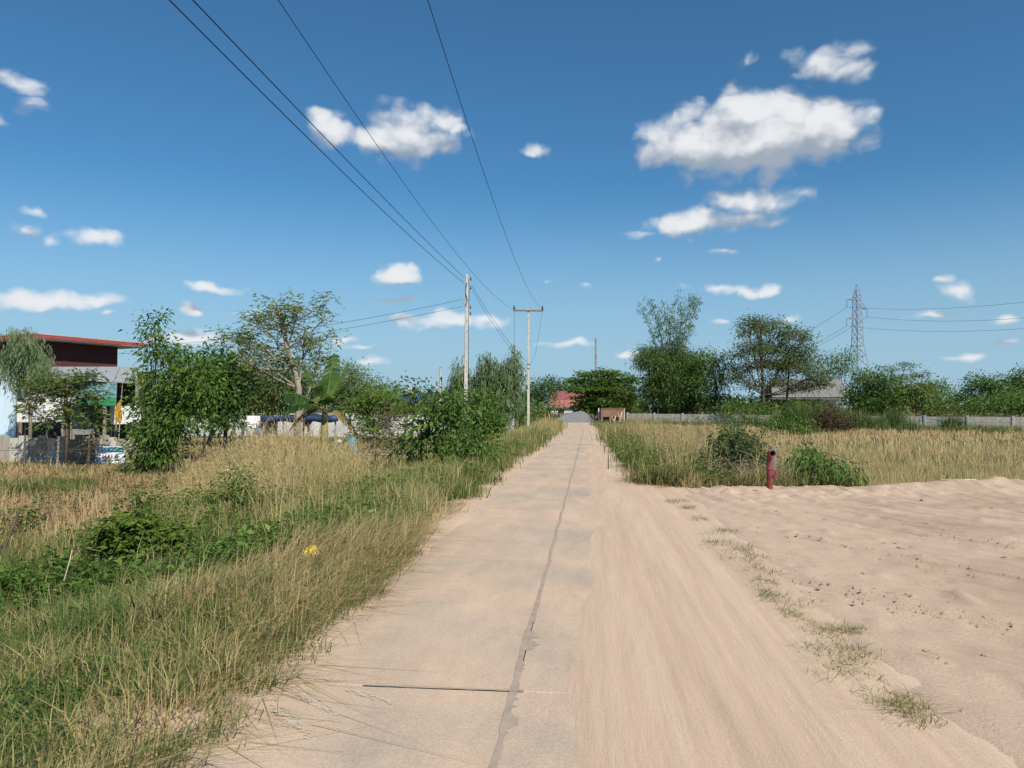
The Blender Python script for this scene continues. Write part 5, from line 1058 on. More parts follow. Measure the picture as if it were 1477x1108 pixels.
# clods and stones on the lot
rk = random.Random(11); ST = pmat('dry_clod', (.30, .215, .155), (.42, .31, .23), 9, .95, .5)
spots = [(1190, 757, .05), (1277, 793, .04), (1300, 800, .05), (1285, 866, .045), (1310, 874, .04), (1262, 860, .03), (1405, 765, .05), (1335, 768, .035), (1230, 800, .035), (1292, 792, .03), (1315, 797, .03), (1245, 842, .03), (1370, 880, .03), (1165, 745, .03), (1120, 748, .03), (1450, 812, .04), (1400, 842, .03), (1180, 860, .025), (1335, 950, .03), (1420, 960, .028), (1255, 735, .04), (1060, 725, .04), (1090, 715, .05), (1040, 712, .05), (1330, 728, .04), (1430, 738, .04)]
for k, (px, py, s) in enumerate(spots):
    c = G(px, py); z = lotz(c[0], c[1]); me = MB().lathe([(.35, -.4), (.85, -.1), (1, .25), (.75, .6), (.3, .8)], n=8).mesh('clod')
    co = np.array([v.co for v in me.vertices]); co *= (1 + .9 * (rng.random((len(co), 1)) - .5)) * np.array([1.2, .9, .6]) * .8; me.vertices.foreach_set('co', (co * s).ravel().astype(np.float32)); me.update()
    o = link('earth_clod', me, ST); o.location = (c[0], c[1], z); o.rotation_euler = (0, 0, rk.uniform(0, 6)); tag(o, 'small brown earth clod lying on the bare lot', 'clod', 'clods on the bare lot')
# yellow rag in the verge
c = G(447, 826); c[2] = float(gz(c[0], c[1])) + .20; n = 9; uu, vv_ = np.meshgrid(np.linspace(-1, 1, n), np.linspace(-1, 1, n))
zr_ = .10 * (1 - np.hypot(uu, vv_) * .6) + .16 * (fbm(uu * 2.3 + 5, vv_ * 2.3, 400, 3) - .5); k_ = 1 - .35 * fbm(uu * 1.7, vv_ * 1.7 + 3, 401, 3)
rag = link('yellow_bag', grid_mesh('yellow_bag', uu * .095 * k_, vv_ * .09 * k_, zr_ * .9), pmat('yellow_film', (.72, .46, .01), (.78, .56, .03), 9, .35, spec=.5)); rag.location = c; rag.rotation_euler = (R(38), R(-10), .4); rag.modifiers.new('solid', 'SOLIDIFY').thickness = .003
tag(rag, 'crumpled yellow plastic bag caught in the roadside grass', 'plastic bag')
# sticks in the verge
for k, (xa, ya, xb, yb_, r_, lab) in enumerate(((3, 800, 28, 735, .022, 'dark leaning dead stick in the brown grass'), (60, 852, 105, 863, .012, 'pale bent twig lying on the green weeds'), (92, 838, 104, 792, .007, 'thin upright dry stalk in the weeds'), (1168, 651, 1240, 668, .012, 'bare brown branch poking out of the dark bush'))):
    D_ = G(xa, max(ya, 760))[1] if k < 3 else 17.3; D_ = 10.5 if k == 0 else (8.6 if k in (1, 2) else D_); a, b_ = P(xa, ya, D_), P(xb, yb_, D_ + .15); m_ = (a + b_) / 2 + np.array([.02, 0, .05])
    t = thing('dead_branch', lab, 'branch', a); MB().tube([a - a, m_ - a, b_ - a], [r_, r_ * .9, r_ * .5], 6).build('stem', bark('brown' if k in (0, 3) else 'pale'), t); MB().tube([m_ - a, m_ - a + np.array([.10, .05, .12])], [r_ * .5, r_ * .3], 5).build('twig', bark('brown' if k in (0, 3) else 'pale'), t)
# ------------------------------------------------------------------ trees and shrubs (lobes in photo pixels at each tree's own distance)
T_ = make_tree
T_('drooping_tree', 'airy drooping tree with thin weeping leaves before the red fascia', 'tree', on(45, 33.), [(30, 480, 28, 16), (42, 500, 30, 16), (12, 512, 22, 18), (50, 515, 32, 18), (72, 530, 24, 16), (30, 535, 24, 14)], 33., EUCA, leaf=(.2, .03), dens=1.3, clump=.24, per=34, mode='strand', strand=.9, trunk_r=.08, trunk_path=[(44, 590), (40, 540), (38, 495)], twig=.5, vbias=.0)
T_('scraggly_tree', 'scraggly small tree with brown trunk before the white boards', 'tree', on(96, 28.), [(60, 556, 32, 16), (95, 560, 34, 20), (120, 545, 24, 12), (70, 606, 20, 14), (125, 590, 18, 18), (140, 605, 18, 20), (40, 585, 18, 14), (95, 590, 20, 18), (135, 570, 22, 14)], 28., FEATH, leaf=(.12, .045), dens=1.8, clump=.22, per=26, mode='pinnate', trunk_r=.06, bk='brown', trunk_path=[(97, 620), (92, 585), (98, 555)], twig=.7, vbias=-.08)
T_('dark_vine', 'small dark dead vine tangle hung on the barbed wire', 'shrub', on(72, 25.6), [(72, 640, 15, 13), (64, 648, 10, 8), (128, 640, 6, 14)], 25.6, DRYL, leaf=(.07, .02), dens=1.0, clump=.16, per=18, trunk_r=.012, bk='brown', vbias=-.25, group=None)
T_('leafy_tree', 'dense dark green bushy tree with a tall pointed leader', 'tree', on(232, 23.5), [(222, 460, 10, 16), (219, 484, 15, 18), (230, 508, 24, 18), (258, 520, 28, 18), (282, 535, 30, 20), (216, 545, 20, 20), (255, 550, 34, 22), (296, 562, 28, 24), (220, 582, 26, 22), (262, 588, 34, 24), (206, 615, 20, 18), (240, 618, 34, 24), (205, 648, 24, 22), (236, 652, 30, 20), (285, 605, 22, 22), (200, 674, 16, 12)], 23.5, GREEN, leaf=(.14, .055), dens=1.2, clump=.19, per=24, trunk_r=.07, bk='brown', stems=3, twig=.35, droop=.3, shell=.6)
T_('broadleaf_tree', 'glossy broad leaved tree merging behind the dense pointed tree', 'tree', on(318, 30.), [(305, 520, 30, 22), (325, 545, 32, 28), (300, 560, 40, 30), (340, 575, 26, 22), (318, 590, 30, 18), (330, 610, 24, 14)], 30., DEEP, leaf=(.19, .085), dens=1.1, clump=.26, per=22, trunk_r=.09, bk='brown', twig=.3, droop=.35)
T_('shade_tree', 'dark shady tree roofing the yard behind the dense pointed tree', 'tree', on(300, 42.), [(290, 560, 50, 26), (335, 580, 40, 22), (255, 570, 40, 26), (375, 575, 30, 20)], 42., DEEP, leaf=(.22, .1), dens=1.0, clump=.34, per=22, trunk_r=.12, bk='brown', twig=.3)
T_('feathery_tree', 'tall sparse feathery tree with crooked pale trunk', 'tree', on(427, 30.), [(395, 440, 36, 16), (430, 445, 40, 18), (368, 460, 34, 16), (405, 468, 44, 20), (345, 482, 36, 14), (375, 500, 44, 18), (330, 490, 20, 10), (475, 432, 16, 10), (468, 462, 22, 14), (480, 480, 14, 14), (440, 488, 38, 20), (410, 520, 46, 20), (360, 530, 40, 18), (460, 515, 30, 20), (345, 510, 28, 12)], 30., FEATH, leaf=(.115, .044), dens=1.0, clump=.28, per=32, mode='pinnate', trunk_r=.14, bk='grey', trunk_path=[(430, 610), (431, 560), (424, 530), (414, 502), (408, 470), (403, 445)], twig=.8, twig_r=.008, vbias=.12, shell=.7, depth_k=.8)
T_('olive_tree', 'yellowish green tree behind the feathery tree', 'tree', on(385, 40.), [(370, 540, 46, 28), (410, 552, 42, 28), (350, 565, 40, 26), (395, 582, 46, 18), (440, 555, 38, 28), (330, 545, 30, 24)], 40., FEATH, leaf=(.15, .06), dens=1.3, clump=.32, per=26, trunk_r=.1, twig=.5, vbias=-.15)
T_('olive_tree', 'soft green tree behind the banana plant and yard wall', 'tree', on(508, 46.), [(500, 545, 26, 22), (525, 560, 26, 22), (485, 565, 24, 22), (540, 580, 24, 16), (510, 580, 34, 18)], 46., FEATH, leaf=(.15, .06), dens=1.7, clump=.34, per=28, trunk_r=.1, twig=.6, vbias=.0)
T_('green_tree', 'mid green tree filling the gap behind the yard wall', 'tree', on(560, 64.), [(552, 565, 22, 14), (570, 575, 18, 10), (535, 572, 18, 12), (618, 572, 14, 10)], 64., GREEN, leaf=(.22, .09), dens=1.0, clump=.36, per=26, trunk_r=.1, bk='brown', twig=.3)
T_('feathery_shrub', 'bright green feathery shrub before the grey yard wall', 'shrub', on(535, 27.), [(535, 575, 26, 22), (515, 582, 20, 14), (552, 588, 24, 22), (530, 602, 24, 20), (548, 618, 20, 20), (520, 620, 16, 16), (562, 572, 18, 14)], 27., GREEN, leaf=(.1, .035), dens=1.3, clump=.2, per=40, mode='pinnate', trunk_r=.04, bk='green', twig=.5, vbias=.2)
T_('dry_shrub', 'thin browning shrub with bare stems by the bamboo rail', 'shrub', on(563, 25.5), [(560, 610, 26, 24), (585, 625, 22, 22), (548, 640, 20, 20), (575, 650, 24, 16), (565, 590, 16, 12)], 25.5, DRYL, leaf=(.09, .04), dens=.75, clump=.2, per=14, trunk_r=.025, bk='brown', stems=4, twig=.9, vbias=.1)
T_('roadside_shrub', 'dark leafy shrub with arching shoots before the bracketed pole', 'shrub', on(635, 22.), [(628, 572, 26, 12), (600, 562, 24, 8), (655, 585, 24, 14), (640, 602, 34, 18), (612, 625, 30, 20), (655, 628, 30, 22), (625, 650, 32, 20), (590, 645, 22, 18), (610, 672, 26, 14), (645, 670, 26, 14)], 22., DEEP, leaf=(.17, .075), dens=1.0, clump=.22, per=20, trunk_r=.05, bk='brown', stems=3, twig=.6, vbias=.18, droop=.3)
T_('roadside_shrub', 'rounded dense shrub hiding the foot of the bracketed pole', 'shrub', on(695, 33.), [(690, 575, 28, 16), (705, 598, 26, 18), (675, 600, 28, 18), (695, 620, 30, 20), (665, 622, 24, 18), (712, 615, 14, 20), (685, 640, 24, 14)], 33., GREEN, leaf=(.16, .07), dens=1.15, clump=.24, per=22, trunk_r=.05, bk='brown', stems=3, twig=.4, vbias=.0, droop=.3)
T_('roadside_shrub', 'low leafy shrub on the verge below the bracketed pole', 'shrub', on(672, 20.), [(668, 640, 26, 18), (690, 645, 22, 16), (650, 664, 24, 16), (680, 668, 26, 14), (705, 660, 14, 12)], 20., GREEN, leaf=(.13, .055), dens=1.0, clump=.18, per=20, trunk_r=.03, bk='brown', stems=4, twig=.7, vbias=-.05, droop=.3)
T_('lime_shrub', 'low yellow green shrub spilling over the yard wall', 'shrub', on(620, 50.), [(590, 588, 40, 9), (630, 592, 26, 9), (560, 590, 26, 8)], 50., LIME, leaf=(.16, .08), dens=1.2, clump=.28, per=22, trunk_r=.04, bk='green', twig=.3)
T_('weeping_tree', 'grey green weeping tree behind the bracketed pole', 'tree', on(712, 52.), [(700, 520, 14, 24), (740, 518, 13, 24), (722, 530, 22, 24), (702, 545, 26, 24), (738, 550, 16, 26), (664, 540, 18, 28), (672, 570, 22, 22), (716, 572, 30, 24), (652, 560, 10, 26)], 52., EUCA, leaf=(.28, .055), dens=1.6, clump=.36, per=40, mode='strand', strand=1.5, trunk_r=.16, twig=.3)
T_('roadside_bush', 'low bush between gate pillar and crossarm pole', 'shrub', on(748, 62.), [(748, 590, 10, 24), (757, 605, 10, 14)], 62., DEEP, leaf=(.2, .08), dens=1.0, clump=.3, per=22, trunk_r=.05, bk='brown', stems=2, vbias=.1)
T_('far_tree', 'dark round tree left of the red tin roof', 'tree', on(778, 112.), [(778, 570, 22, 24), (790, 560, 14, 16), (768, 590, 18, 16), (762, 565, 14, 20)], 112., DEEP, leaf=(.34, .16), dens=.5, clump=.6, per=30, trunk_r=.2, bk='brown', twig=.2)
T_('far_bush', 'olive bushes below the dark round tree by the bend', 'shrub', on(784, 98.), [(775, 593, 16, 10), (792, 590, 12, 12), (765, 598, 10, 8)], 98., FEATH, leaf=(.3, .13), dens=.6, clump=.5, per=30, trunk_r=.07, bk='brown', stems=2, twig=.3, vbias=-.05)
T_('far_tree', 'low dark trees behind the red tin roof', 'tree', on(822, 170.), [(812, 560, 26, 10), (800, 552, 14, 10), (835, 562, 24, 10)], 170., DEEP, leaf=(.5, .25), dens=.4, clump=.8, per=30, trunk_r=.2, bk='brown', twig=.2)
T_('spreading_tree', 'wide tree with flat layered sprays of dark green leaves', 'tree', on(872, 93.), [(850, 540, 20, 5), (880, 538, 22, 6), (835, 550, 20, 5), (868, 550, 30, 7), (905, 548, 18, 6), (842, 563, 26, 6), (885, 562, 34, 8), (850, 577, 28, 6), (888, 578, 34, 8), (865, 590, 34, 6), (845, 586, 22, 6), (905, 590, 18, 8), (872, 565, 30, 18)], 93., GREEN, leaf=(.34, .15), dens=.95, clump=.40, per=24, flat=.35, trunk_r=.22, bk='brown', twig=.2, vbias=.0, depth_k=1.0)
T_('lime_tree', 'yellow green tree leaning against the spreading tree', 'tree', on(905, 89.), [(902, 565, 16, 14), (914, 575, 10, 14), (896, 582, 14, 10)], 89., LIME, leaf=(.30, .14), dens=.7, clump=.4, per=24, trunk_r=.12, bk='brown', twig=.3, vbias=-.12)
T_('far_tree', 'dark low foliage behind the clay coloured pen', 'tree', on(896, 96.), [(895, 592, 26, 8), (925, 590, 10, 12)], 96., DEEP, leaf=(.3, .14), dens=.8, clump=.4, per=26, trunk_r=.1, bk='brown', twig=.3)
# bamboo: culms and sprays
BAMB = leafmat('leaf_bamboo', [(.035, .07, .018), (.09, .155, .04), (.19, .26, .08)])
def bamboo():
    Yb = 79.; base = on(972, Yb); lob = [(938, 512, 20, 14), (952, 525, 24, 20), (975, 520, 24, 24), (960, 548, 34, 22), (990, 545, 28, 30), (945, 560, 24, 20), (985, 575, 34, 20), (925, 520, 8, 12), (1000, 525, 18, 20),
        (950, 445, 14, 8), (935, 438, 12, 5), (975, 450, 20, 13), (1000, 440, 12, 14), (985, 470, 18, 16), (965, 480, 18, 14), (1004, 468, 8, 20), (956, 470, 12, 12), (950, 490, 16, 12)]
    t = T_('bamboo_clump', 'bamboo clump with tall airy culms above dense drooping leaves', 'bamboo', base, lob[:9], Yb, BAMB, leaf=(.32, .07), dens=1.3, clump=.36, per=32, droop=.5, trunk_r=.05, bk='green', stems=6, twig=.4, vbias=-.04)
    tips = [(922, 436), (938, 432), (958, 438), (975, 428), (990, 432), (1002, 424), (1008, 432), (966, 452), (985, 448), (948, 462)]
    parts = []
    for k, (px, py) in enumerate(tips):
        e = P(px, py, Yb + rs.uniform(-1.5, 1.5)) - base; b0 = np.array([rs.uniform(-.6, .6), rs.uniform(-.5, .5), 0]); m_ = np.array([b0[0] * .7 + e[0] * .3, e[1] * .5, e[2] * .62]); pts = bez(b0, m_ * 1.0, e, 14)
        MB().tube(pts, list(np.linspace(.06, .02, 14)), 6).build('culm', bark('green'), t, smooth=True)
        pp = bez(b0, m_, e, 60); i = np.repeat(rng.integers(24, 60, 80), 7); p_ = pp[i] + np.repeat(rng.normal(0, .30, (80, 3)), 7, 0) + rng.normal(0, .13, (560, 3)); d = rng.normal(0, .5, (560, 3)); d[:, 2] -= .5
        parts.append(leaves(p_, d, rand_dirs(560), .30 * rng.uniform(.6, 1.2, 560), .065 * np.ones(560), np.clip(rng.normal(.42, .18, 560), 0, 1)))
    link('foliage', foliage_mesh('foliage', parts), BAMB, t)
bamboo()
T_('green_tree', 'leafy tree between the bamboo and the twin trunked tree', 'tree', on(1028, 76.), [(1025, 520, 22, 16), (1040, 545, 18, 22), (1015, 550, 24, 26), (1035, 575, 24, 18), (1050, 525, 10, 12)], 76., GREEN, leaf=(.24, .1), dens=.75, clump=.4, per=26, trunk_r=.14, bk='brown', twig=.4, vbias=-.05)
T_('twin_trunk_tree', 'tall twin trunked tree with airy tiers before the grey roof', 'tree', on(1101, 73.), [(1090, 462, 26, 8), (1115, 468, 26, 10), (1080, 476, 26, 8), (1135, 482, 32, 12), (1160, 486, 20, 8), (1068, 508, 22, 9), (1095, 500, 34, 12), (1140, 505, 34, 14), (1165, 515, 20, 14), (1105, 525, 28, 10), (1150, 530, 30, 14), (1175, 540, 18, 12), (1080, 530, 22, 8), (1130, 520, 26, 12), (1180, 555, 14, 10), (1062, 540, 20, 12), (1120, 548, 26, 9), (1190, 545, 14, 10), (1085, 555, 20, 8), (1155, 556, 22, 9)], 73., leafmat('leaf_airy', [(.05, .08, .03), (.11, .165, .055), (.2, .26, .10)]), leaf=(.21, .09), dens=.72, clump=.38, per=28, flat=.8, trunk_r=.17, bk='brown', trunk_path=[(1101, 570), (1099, 530), (1098, 490), (1096, 465)], twig=.7, twig_r=.018, vbias=.0)
tt2 = bpy.data.objects['twin_trunk_tree']; bb = np.array(tt2.location)
MB().tube([on(1136, 74.) - bb, P(1135, 575, 74.) - bb, P(1138, 535, 74.) - bb, P(1134, 500, 74.) - bb], [.14, .12, .09, .05], 8).build('trunk', bark('brown'), tt2, smooth=True)
MB().tube([P(1101, 560, 73.) - bb, P(1118, 545, 73.) - bb, P(1130, 535, 73.) - bb], [.06, .04, .02], 6).build('branch', bark('brown'), tt2, smooth=True)
T_('green_tree', 'small tree with tiered crown in front of the lattice tower', 'tree', on(1212, 92.), [(1205, 520, 14, 10), (1222, 512, 12, 9), (1210, 535, 18, 10), (1195, 530, 10, 14), (1228, 530, 8, 10)], 92., GREEN, leaf=(.26, .1), dens=.55, clump=.42, per=26, trunk_r=.12, twig=.6)
T_('mango_tree', 'broad dense green tree right of the grey roof', 'tree', on(1262, 74.), [(1255, 548, 26, 16), (1240, 570, 24, 18), (1275, 560, 26, 22), (1255, 585, 34, 14), (1290, 580, 22, 16)], 74., DEEP, leaf=(.26, .11), dens=.95, clump=.42, per=28, trunk_r=.16, bk='brown', twig=.3, vbias=.1)
T_('lime_tree', 'bright yellow green tree beside the broad dense tree', 'tree', on(1322, 70.), [(1315, 560, 26, 14), (1335, 570, 24, 16), (1305, 580, 22, 14), (1340, 588, 18, 10)], 70., LIME, leaf=(.25, .11), dens=.8, clump=.4, per=26, trunk_r=.12, bk='brown', twig=.4, vbias=-.1)
T_('thin_tree', 'thin dark feathery treetop above the broad dense tree', 'tree', on(1300, 96.), [(1285, 532, 16, 5), (1305, 528, 16, 6), (1320, 540, 18, 6), (1295, 545, 20, 6)], 96., DEEP, leaf=(.3, .08), dens=.6, clump=.4, per=22, flat=.4, trunk_r=.12, bk='brown', twig=.8, vbias=.1)
T_('far_tree', 'smooth round green tree behind the bright yellow green tree', 'tree', on(1352, 120.), [(1352, 562, 18, 14), (1340, 555, 12, 8)], 120., GREEN, leaf=(.36, .16), dens=.6, clump=.6, per=32, trunk_r=.18, bk='brown', twig=.1, vbias=.05)
T_('far_tree', 'small bluish tree in the gap of the treeline', 'tree', on(1377, 140.), [(1377, 572, 9, 10)], 140., DEEP, leaf=(.4, .16), dens=.5, clump=.6, per=26, trunk_r=.15, bk='brown', twig=.3, vbias=.1)
T_('dark_tree', 'large dark tree group rising behind the wall corner', 'tree', on(1425, 96.), [(1412, 556, 20, 16), (1435, 560, 26, 16), (1400, 575, 16, 16), (1460, 555, 18, 14), (1475, 545, 12, 18), (1480, 565, 24, 20)], 96., DEEP, leaf=(.32, .14), dens=.7, clump=.5, per=30, trunk_r=.2, bk='brown', twig=.3, vbias=.15)
T_('hedge_tree', 'rounded dense green tree close behind the panel wall', 'tree', on(1445, 64.), [(1440, 582, 28, 14), (1468, 580, 28, 16), (1415, 590, 20, 8), (1490, 585, 24, 18)], 64., GREEN, leaf=(.22, .1), dens=1.0, clump=.38, per=28, trunk_r=.12, bk='brown', twig=.3, vbias=.0)
T_('low_bush', 'pale low bush in the gap above the panel wall', 'shrub', on(1378, 68.), [(1370, 588, 22, 9), (1395, 590, 14, 8), (1350, 592, 14, 8)], 68., LIME, leaf=(.2, .08), dens=.8, clump=.32, per=24, trunk_r=.05, bk='brown', stems=3, twig=.4, vbias=-.15)
T_('low_bush', 'mixed green bushes below the bamboo behind the panel wall', 'shrub', on(1000, 84.), [(945, 592, 16, 8), (970, 590, 26, 10), (1005, 588, 26, 10), (1040, 590, 22, 10), (930, 588, 8, 8)], 84., LIME, leaf=(.24, .1), dens=.9, clump=.36, per=24, trunk_r=.06, bk='brown', stems=4, twig=.3, vbias=-.2)
T_('low_bush', 'dark green bushes below the grey roofed house behind the wall', 'shrub', on(1130, 72.), [(1080, 588, 22, 12), (1110, 590, 24, 10), (1150, 588, 20, 10), (1180, 590, 16, 10), (1055, 588, 16, 12)], 72., GREEN, leaf=(.24, .1), dens=.9, clump=.34, per=24, trunk_r=.06, bk='brown', stems=4, twig=.3)
T_('wall_shrub', 'brown green shrub growing before the panel wall', 'shrub', on(1198, 57.), [(1195, 600, 20, 14), (1215, 612, 18, 12), (1185, 618, 18, 10)], 57., DRYL, leaf=(.17, .07), dens=1.6, clump=.3, per=26, trunk_r=.04, bk='brown', stems=3, twig=.7, vbias=-.15)
T_('wall_shrub', 'green shrub before the panel wall beside the brown green one', 'shrub', on(1138, 52.), [(1135, 612, 22, 10), (1110, 612, 16, 12), (1160, 618, 16, 8)], 52., GREEN, leaf=(.17, .06), dens=1.4, clump=.28, per=26, trunk_r=.03, bk='brown', stems=3, twig=.6, vbias=-.05)
T_('wall_shrub', 'grey green scrub where the thicket meets the panel wall', 'shrub', on(1050, 50.), [(1045, 605, 20, 14), (1065, 612, 16, 14), (1000, 605, 18, 8)], 50., EUCA, leaf=(.15, .05), dens=.7, clump=.28, per=22, trunk_r=.03, bk='brown', stems=3, twig=.8, vbias=-.15)
# thicket shrubs
T_('thicket_shrub', 'grey green shrub in the thicket beside the red standpipe', 'shrub', on(1068, 18.4), [(1062, 632, 26, 14), (1045, 650, 28, 20), (1078, 655, 26, 22), (1060, 676, 34, 20), (1085, 690, 20, 16), (1030, 672, 22, 18)], 18.4, leafmat('leaf_dusty', [(.045, .075, .025), (.10, .15, .05), (.18, .23, .09)]), leaf=(.10, .045), dens=2.2, clump=.16, per=26, trunk_r=.025, bk='brown', stems=4, twig=.8, vbias=-.08)
T_('thicket_shrub', 'small bright green shrub at the lot end of the thicket', 'shrub', on(985, 17.), [(985, 682, 18, 11), (1000, 690, 12, 10)], 17., GREEN, leaf=(.06, .03), dens=1.3, clump=.12, per=24, trunk_r=.012, bk='green', stems=2, vbias=.05)
T_('thicket_shrub', 'green leafy shrub at the road end of the thicket', 'shrub', on(915, 21.5), [(912, 650, 16, 12), (925, 660, 12, 12)], 21.5, GREEN, leaf=(.08, .035), dens=1.0, clump=.15, per=20, trunk_r=.014, bk='green', stems=2, vbias=.25)
T_('drooping_bush', 'dark bush of drooping long leaves on the rim of the lot', 'shrub', on(1196, 16.9), [(1175, 682, 22, 16), (1195, 690, 28, 18), (1215, 680, 20, 16), (1200, 672, 20, 10), (1168, 668, 14, 8)], 16.9, DEEP, leaf=(.17, .035), dens=1.3, clump=.15, per=22, droop=.8, trunk_r=.02, bk='brown', stems=3, twig=.5, vbias=.22)
T_('drooping_bush', 'thin arching sapling above the dark drooping bush', 'shrub', on(1160, 17.4), [(1158, 650, 14, 8), (1172, 655, 10, 6), (1148, 662, 10, 10), (1182, 662, 10, 6)], 17.4, DEEP, leaf=(.16, .04), dens=.9, clump=.12, per=12, droop=.8, trunk_r=.014, bk='brown', stems=2, twig=.9, vbias=.2)
T_('verge_bush', 'bright green rounded bush at the edge of the brown grass', 'shrub', on(200, 10.2), [(185, 755, 34, 20), (215, 768, 40, 22), (165, 780, 30, 22), (200, 792, 46, 20), (245, 770, 24, 20)], 10.2, LIME, leaf=(.10, .032), dens=3.0, clump=.11, per=34, mode='pinnate', trunk_r=.015, bk='green', stems=4, twig=.5, vbias=-.02)
T_('verge_bush', 'dark small leaved weed bush in the tall dry grass', 'shrub', on(345, 14.), [(335, 690, 22, 18), (355, 705, 26, 18), (325, 715, 22, 16)], 14., GREEN, leaf=(.07, .032), dens=1.2, clump=.12, per=18, trunk_r=.012, bk='green', stems=3, twig=.6, vbias=.0)
T_('verge_bush', 'leafy weed bush by the bend of the verge', 'shrub', on(490, 12.6), [(480, 745, 22, 14), (500, 735, 18, 14), (460, 755, 22, 14)], 12.6, GREEN, leaf=(.07, .03), dens=1.2, clump=.12, per=18, trunk_r=.012, bk='green', stems=3, twig=.6, vbias=.1)
T_('verge_bush', 'dark green low bush amid straw grass near the yellow bag', 'shrub', on(275, 9.0), [(270, 835, 26, 16), (300, 838, 18, 12)], 9.0, DEEP, leaf=(.045, .022), dens=1.5, clump=.07, per=26, trunk_r=.010, bk='green', stems=3, twig=.4, vbias=.3)
T_('verge_bush', 'short green bush at the road corner of the verge', 'shrub', on(712, 19.5), [(712, 681, 12, 10), (703, 688, 10, 8)], 19.5, GREEN, leaf=(.07, .02), dens=1.3, clump=.14, per=24, trunk_r=.01, bk='green', stems=2, vbias=.1)
T_('verge_bush', 'tall leafy weed clump beside the shrubs of the verge', 'shrub', on(600, 17.), [(598, 690, 14, 18), (612, 700, 12, 14)], 17., GREEN, leaf=(.09, .035), dens=1.0, clump=.14, per=18, trunk_r=.01, bk='green', stems=3, vbias=.1)
# dead tangle of twigs in the thicket
c = on(1085, 17.2); dt = thing('brush_pile', 'tangle of bare grey brown twigs beside the red standpipe', 'brush', c); mb = MB()
for k in range(260):
    a = np.array([rng.normal(-.15, .65), rng.normal(.3, .45), rng.uniform(0, .75)]); d = rng.normal(0, .35, 3); d[2] *= .6; mb.tube([a, a + d * .6 + rng.normal(0, .05, 3), a + d], [.006, .005, .002], 3, cap=False)
tag(mb.build('twigs', bark('grey'), dt), kind='stuff')
for k in range(5): a = rng.normal(0, .35, 3) * np.array([1, .6, 0]); MB().tube([a, a + np.array([rs.uniform(-.3, .3), .1, .5]), a + np.array([rs.uniform(-.7, .7), .1, rs.uniform(.5, .9)])], [.014, .011, .005], 5).build('branch', bark('grey'), dt)

# ------------------------------------------------------------------ bananas: each leaf its own piece
def banana(label, base, hs, specs, mat, trunk=True, group=None):
    t = thing('banana_plant', label, 'banana plant', base, group=group)
    MB().tube([(0, 0, -.1), (.02, 0, hs * .5), (.05, 0, hs)], [.13 * hs / 1.7 + .02, .11 * hs / 1.7, .07 * hs / 1.7], 9).build('stem', pmat('banana_stem', (.16, .17, .05), (.3, .24, .11), 5, .8, stretch=(1, 1, .3)), t, smooth=True)
    for (az, el, ln, wd, dr, vm) in specs:
        n = 13; u = np.linspace(0, 1, n); d = np.array([math.cos(az), math.sin(az), 0]); sd = np.array([-math.sin(az), math.cos(az), 0])
        ctr = np.array([.05, 0, hs * .93]) + d * (u * math.cos(el) * ln)[:, None] + np.array([0, 0, 1.]) * (u * math.sin(el) * ln - dr * ln * u ** 2.4)[:, None]
        prof = wd * np.clip(np.sin(np.pi * np.clip(u * 1.02 - .12, 0, 1)) ** .55, .03, 1); prof[0] = prof[1] = .03
        tw = rng.uniform(-.9, .9); vs, fs, vv = [], [], []
        side = sd * math.cos(tw) + np.array([0, 0, 1.]) * math.sin(tw)
        for sgn in (-1, 1):
            for i in range(n - 1):                       # torn blade segments along each side of the midrib
                g_ = .10 if rng.random() < .35 else .0; a, b_ = ctr[i], ctr[i + 1] - (ctr[i + 1] - ctr[i]) * g_; jag = rng.uniform(.82, 1.05); sagz = np.array([0, 0, -.25 * prof[i]])
                o = len(vs); pa_ = a + sgn * side * prof[i] * jag * .5 + sagz * 1.0 + (ctr[min(i + 1, n - 1)] - a) * .5; pb_ = b_ + sgn * side * prof[i + 1] * jag * .5 + sagz + (b_ - a) * .4
                vs += [a, b_, pb_, pa_]; fs.append([o, o + 1, o + 2, o + 3]); vv += [np.clip(vm + rng.normal(0, .08), 0, 1)] * 4
        o = link('leaf', np_mesh('leaf', np.array(vs), np.array(fs), np.array(vv)), mat, t)
        MB().tube(list(ctr[::3]), list(np.linspace(.026, .006, len(ctr[::3]))), 5).build('midrib', bark('green'), o)
    return t
BAN = leafmat('banana_leaf', [(0, (.02, .05, .012)), (.4, (.05, .12, .02)), (.7, (.15, .22, .05)), (1, (.30, .20, .09))], trans=.4, rough=.4)
q = on(467, 27.); sB = 27. / F
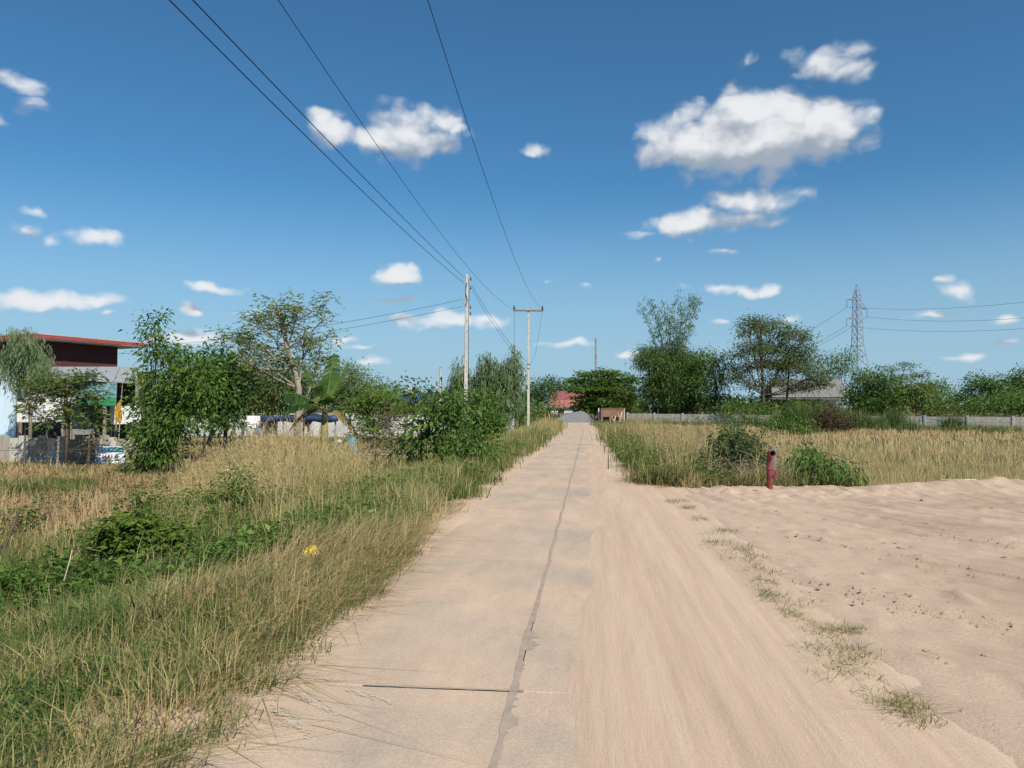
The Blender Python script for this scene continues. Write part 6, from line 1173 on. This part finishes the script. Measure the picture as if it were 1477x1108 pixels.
banana('tall banana plant with upright torn leaves beside the feathery tree', q, P(467, 585, 27.)[2] - q[2], [(a_, e_, l_ * 1.12, w_ * 1.7, d_, v_) for (a_, e_, l_, w_, d_, v_) in [(R(75), R(74), 2.0, .42, .05, .42), (R(20), R(68), 1.9, .5, .12, .66), (R(150), R(62), 1.9, .48, .16, .40), (R(190), R(40), 1.6, .48, .32, .18), (R(215), R(28), 1.5, .45, .5, .15), (R(-20), R(55), 1.5, .42, .2, .35), (R(-70), R(50), 1.4, .4, .45, .5), (R(250), R(64), 1.7, .42, .5, .72), (R(170), R(12), 1.2, .32, .7, .9), (R(10), R(5), 1.0, .3, .85, .95)]], BAN)
for k, (px, D_, hs, lab) in enumerate(((1072, 78., 1.2, 'yellow green banana plant behind the wall beside the leafy tree'), (1095, 77., 1.0, 'banana plant behind the wall at the twin trunked tree'), (1150, 74., .9, 'low banana plant behind the wall below the grey roof'), (1172, 71., .7, 'pale banana plant behind the wall at the end of the grey roof'))):
    q = on(px, D_); banana(lab, q, hs + .6, [(R(40 * j + 13 * k), R(rs.uniform(35, 72)), rs.uniform(1.5, 2.2), .5, rs.uniform(.1, .45), rs.uniform(.55, .8)) for j in range(9)], BAN)
# ------------------------------------------------------------------ far woods closing the horizon
n = 18000; az_ = rng.uniform(R(-52), R(52), n); di = rng.uniform(300, 420, n); x_ = np.sin(az_) * di; y_ = np.cos(az_) * di
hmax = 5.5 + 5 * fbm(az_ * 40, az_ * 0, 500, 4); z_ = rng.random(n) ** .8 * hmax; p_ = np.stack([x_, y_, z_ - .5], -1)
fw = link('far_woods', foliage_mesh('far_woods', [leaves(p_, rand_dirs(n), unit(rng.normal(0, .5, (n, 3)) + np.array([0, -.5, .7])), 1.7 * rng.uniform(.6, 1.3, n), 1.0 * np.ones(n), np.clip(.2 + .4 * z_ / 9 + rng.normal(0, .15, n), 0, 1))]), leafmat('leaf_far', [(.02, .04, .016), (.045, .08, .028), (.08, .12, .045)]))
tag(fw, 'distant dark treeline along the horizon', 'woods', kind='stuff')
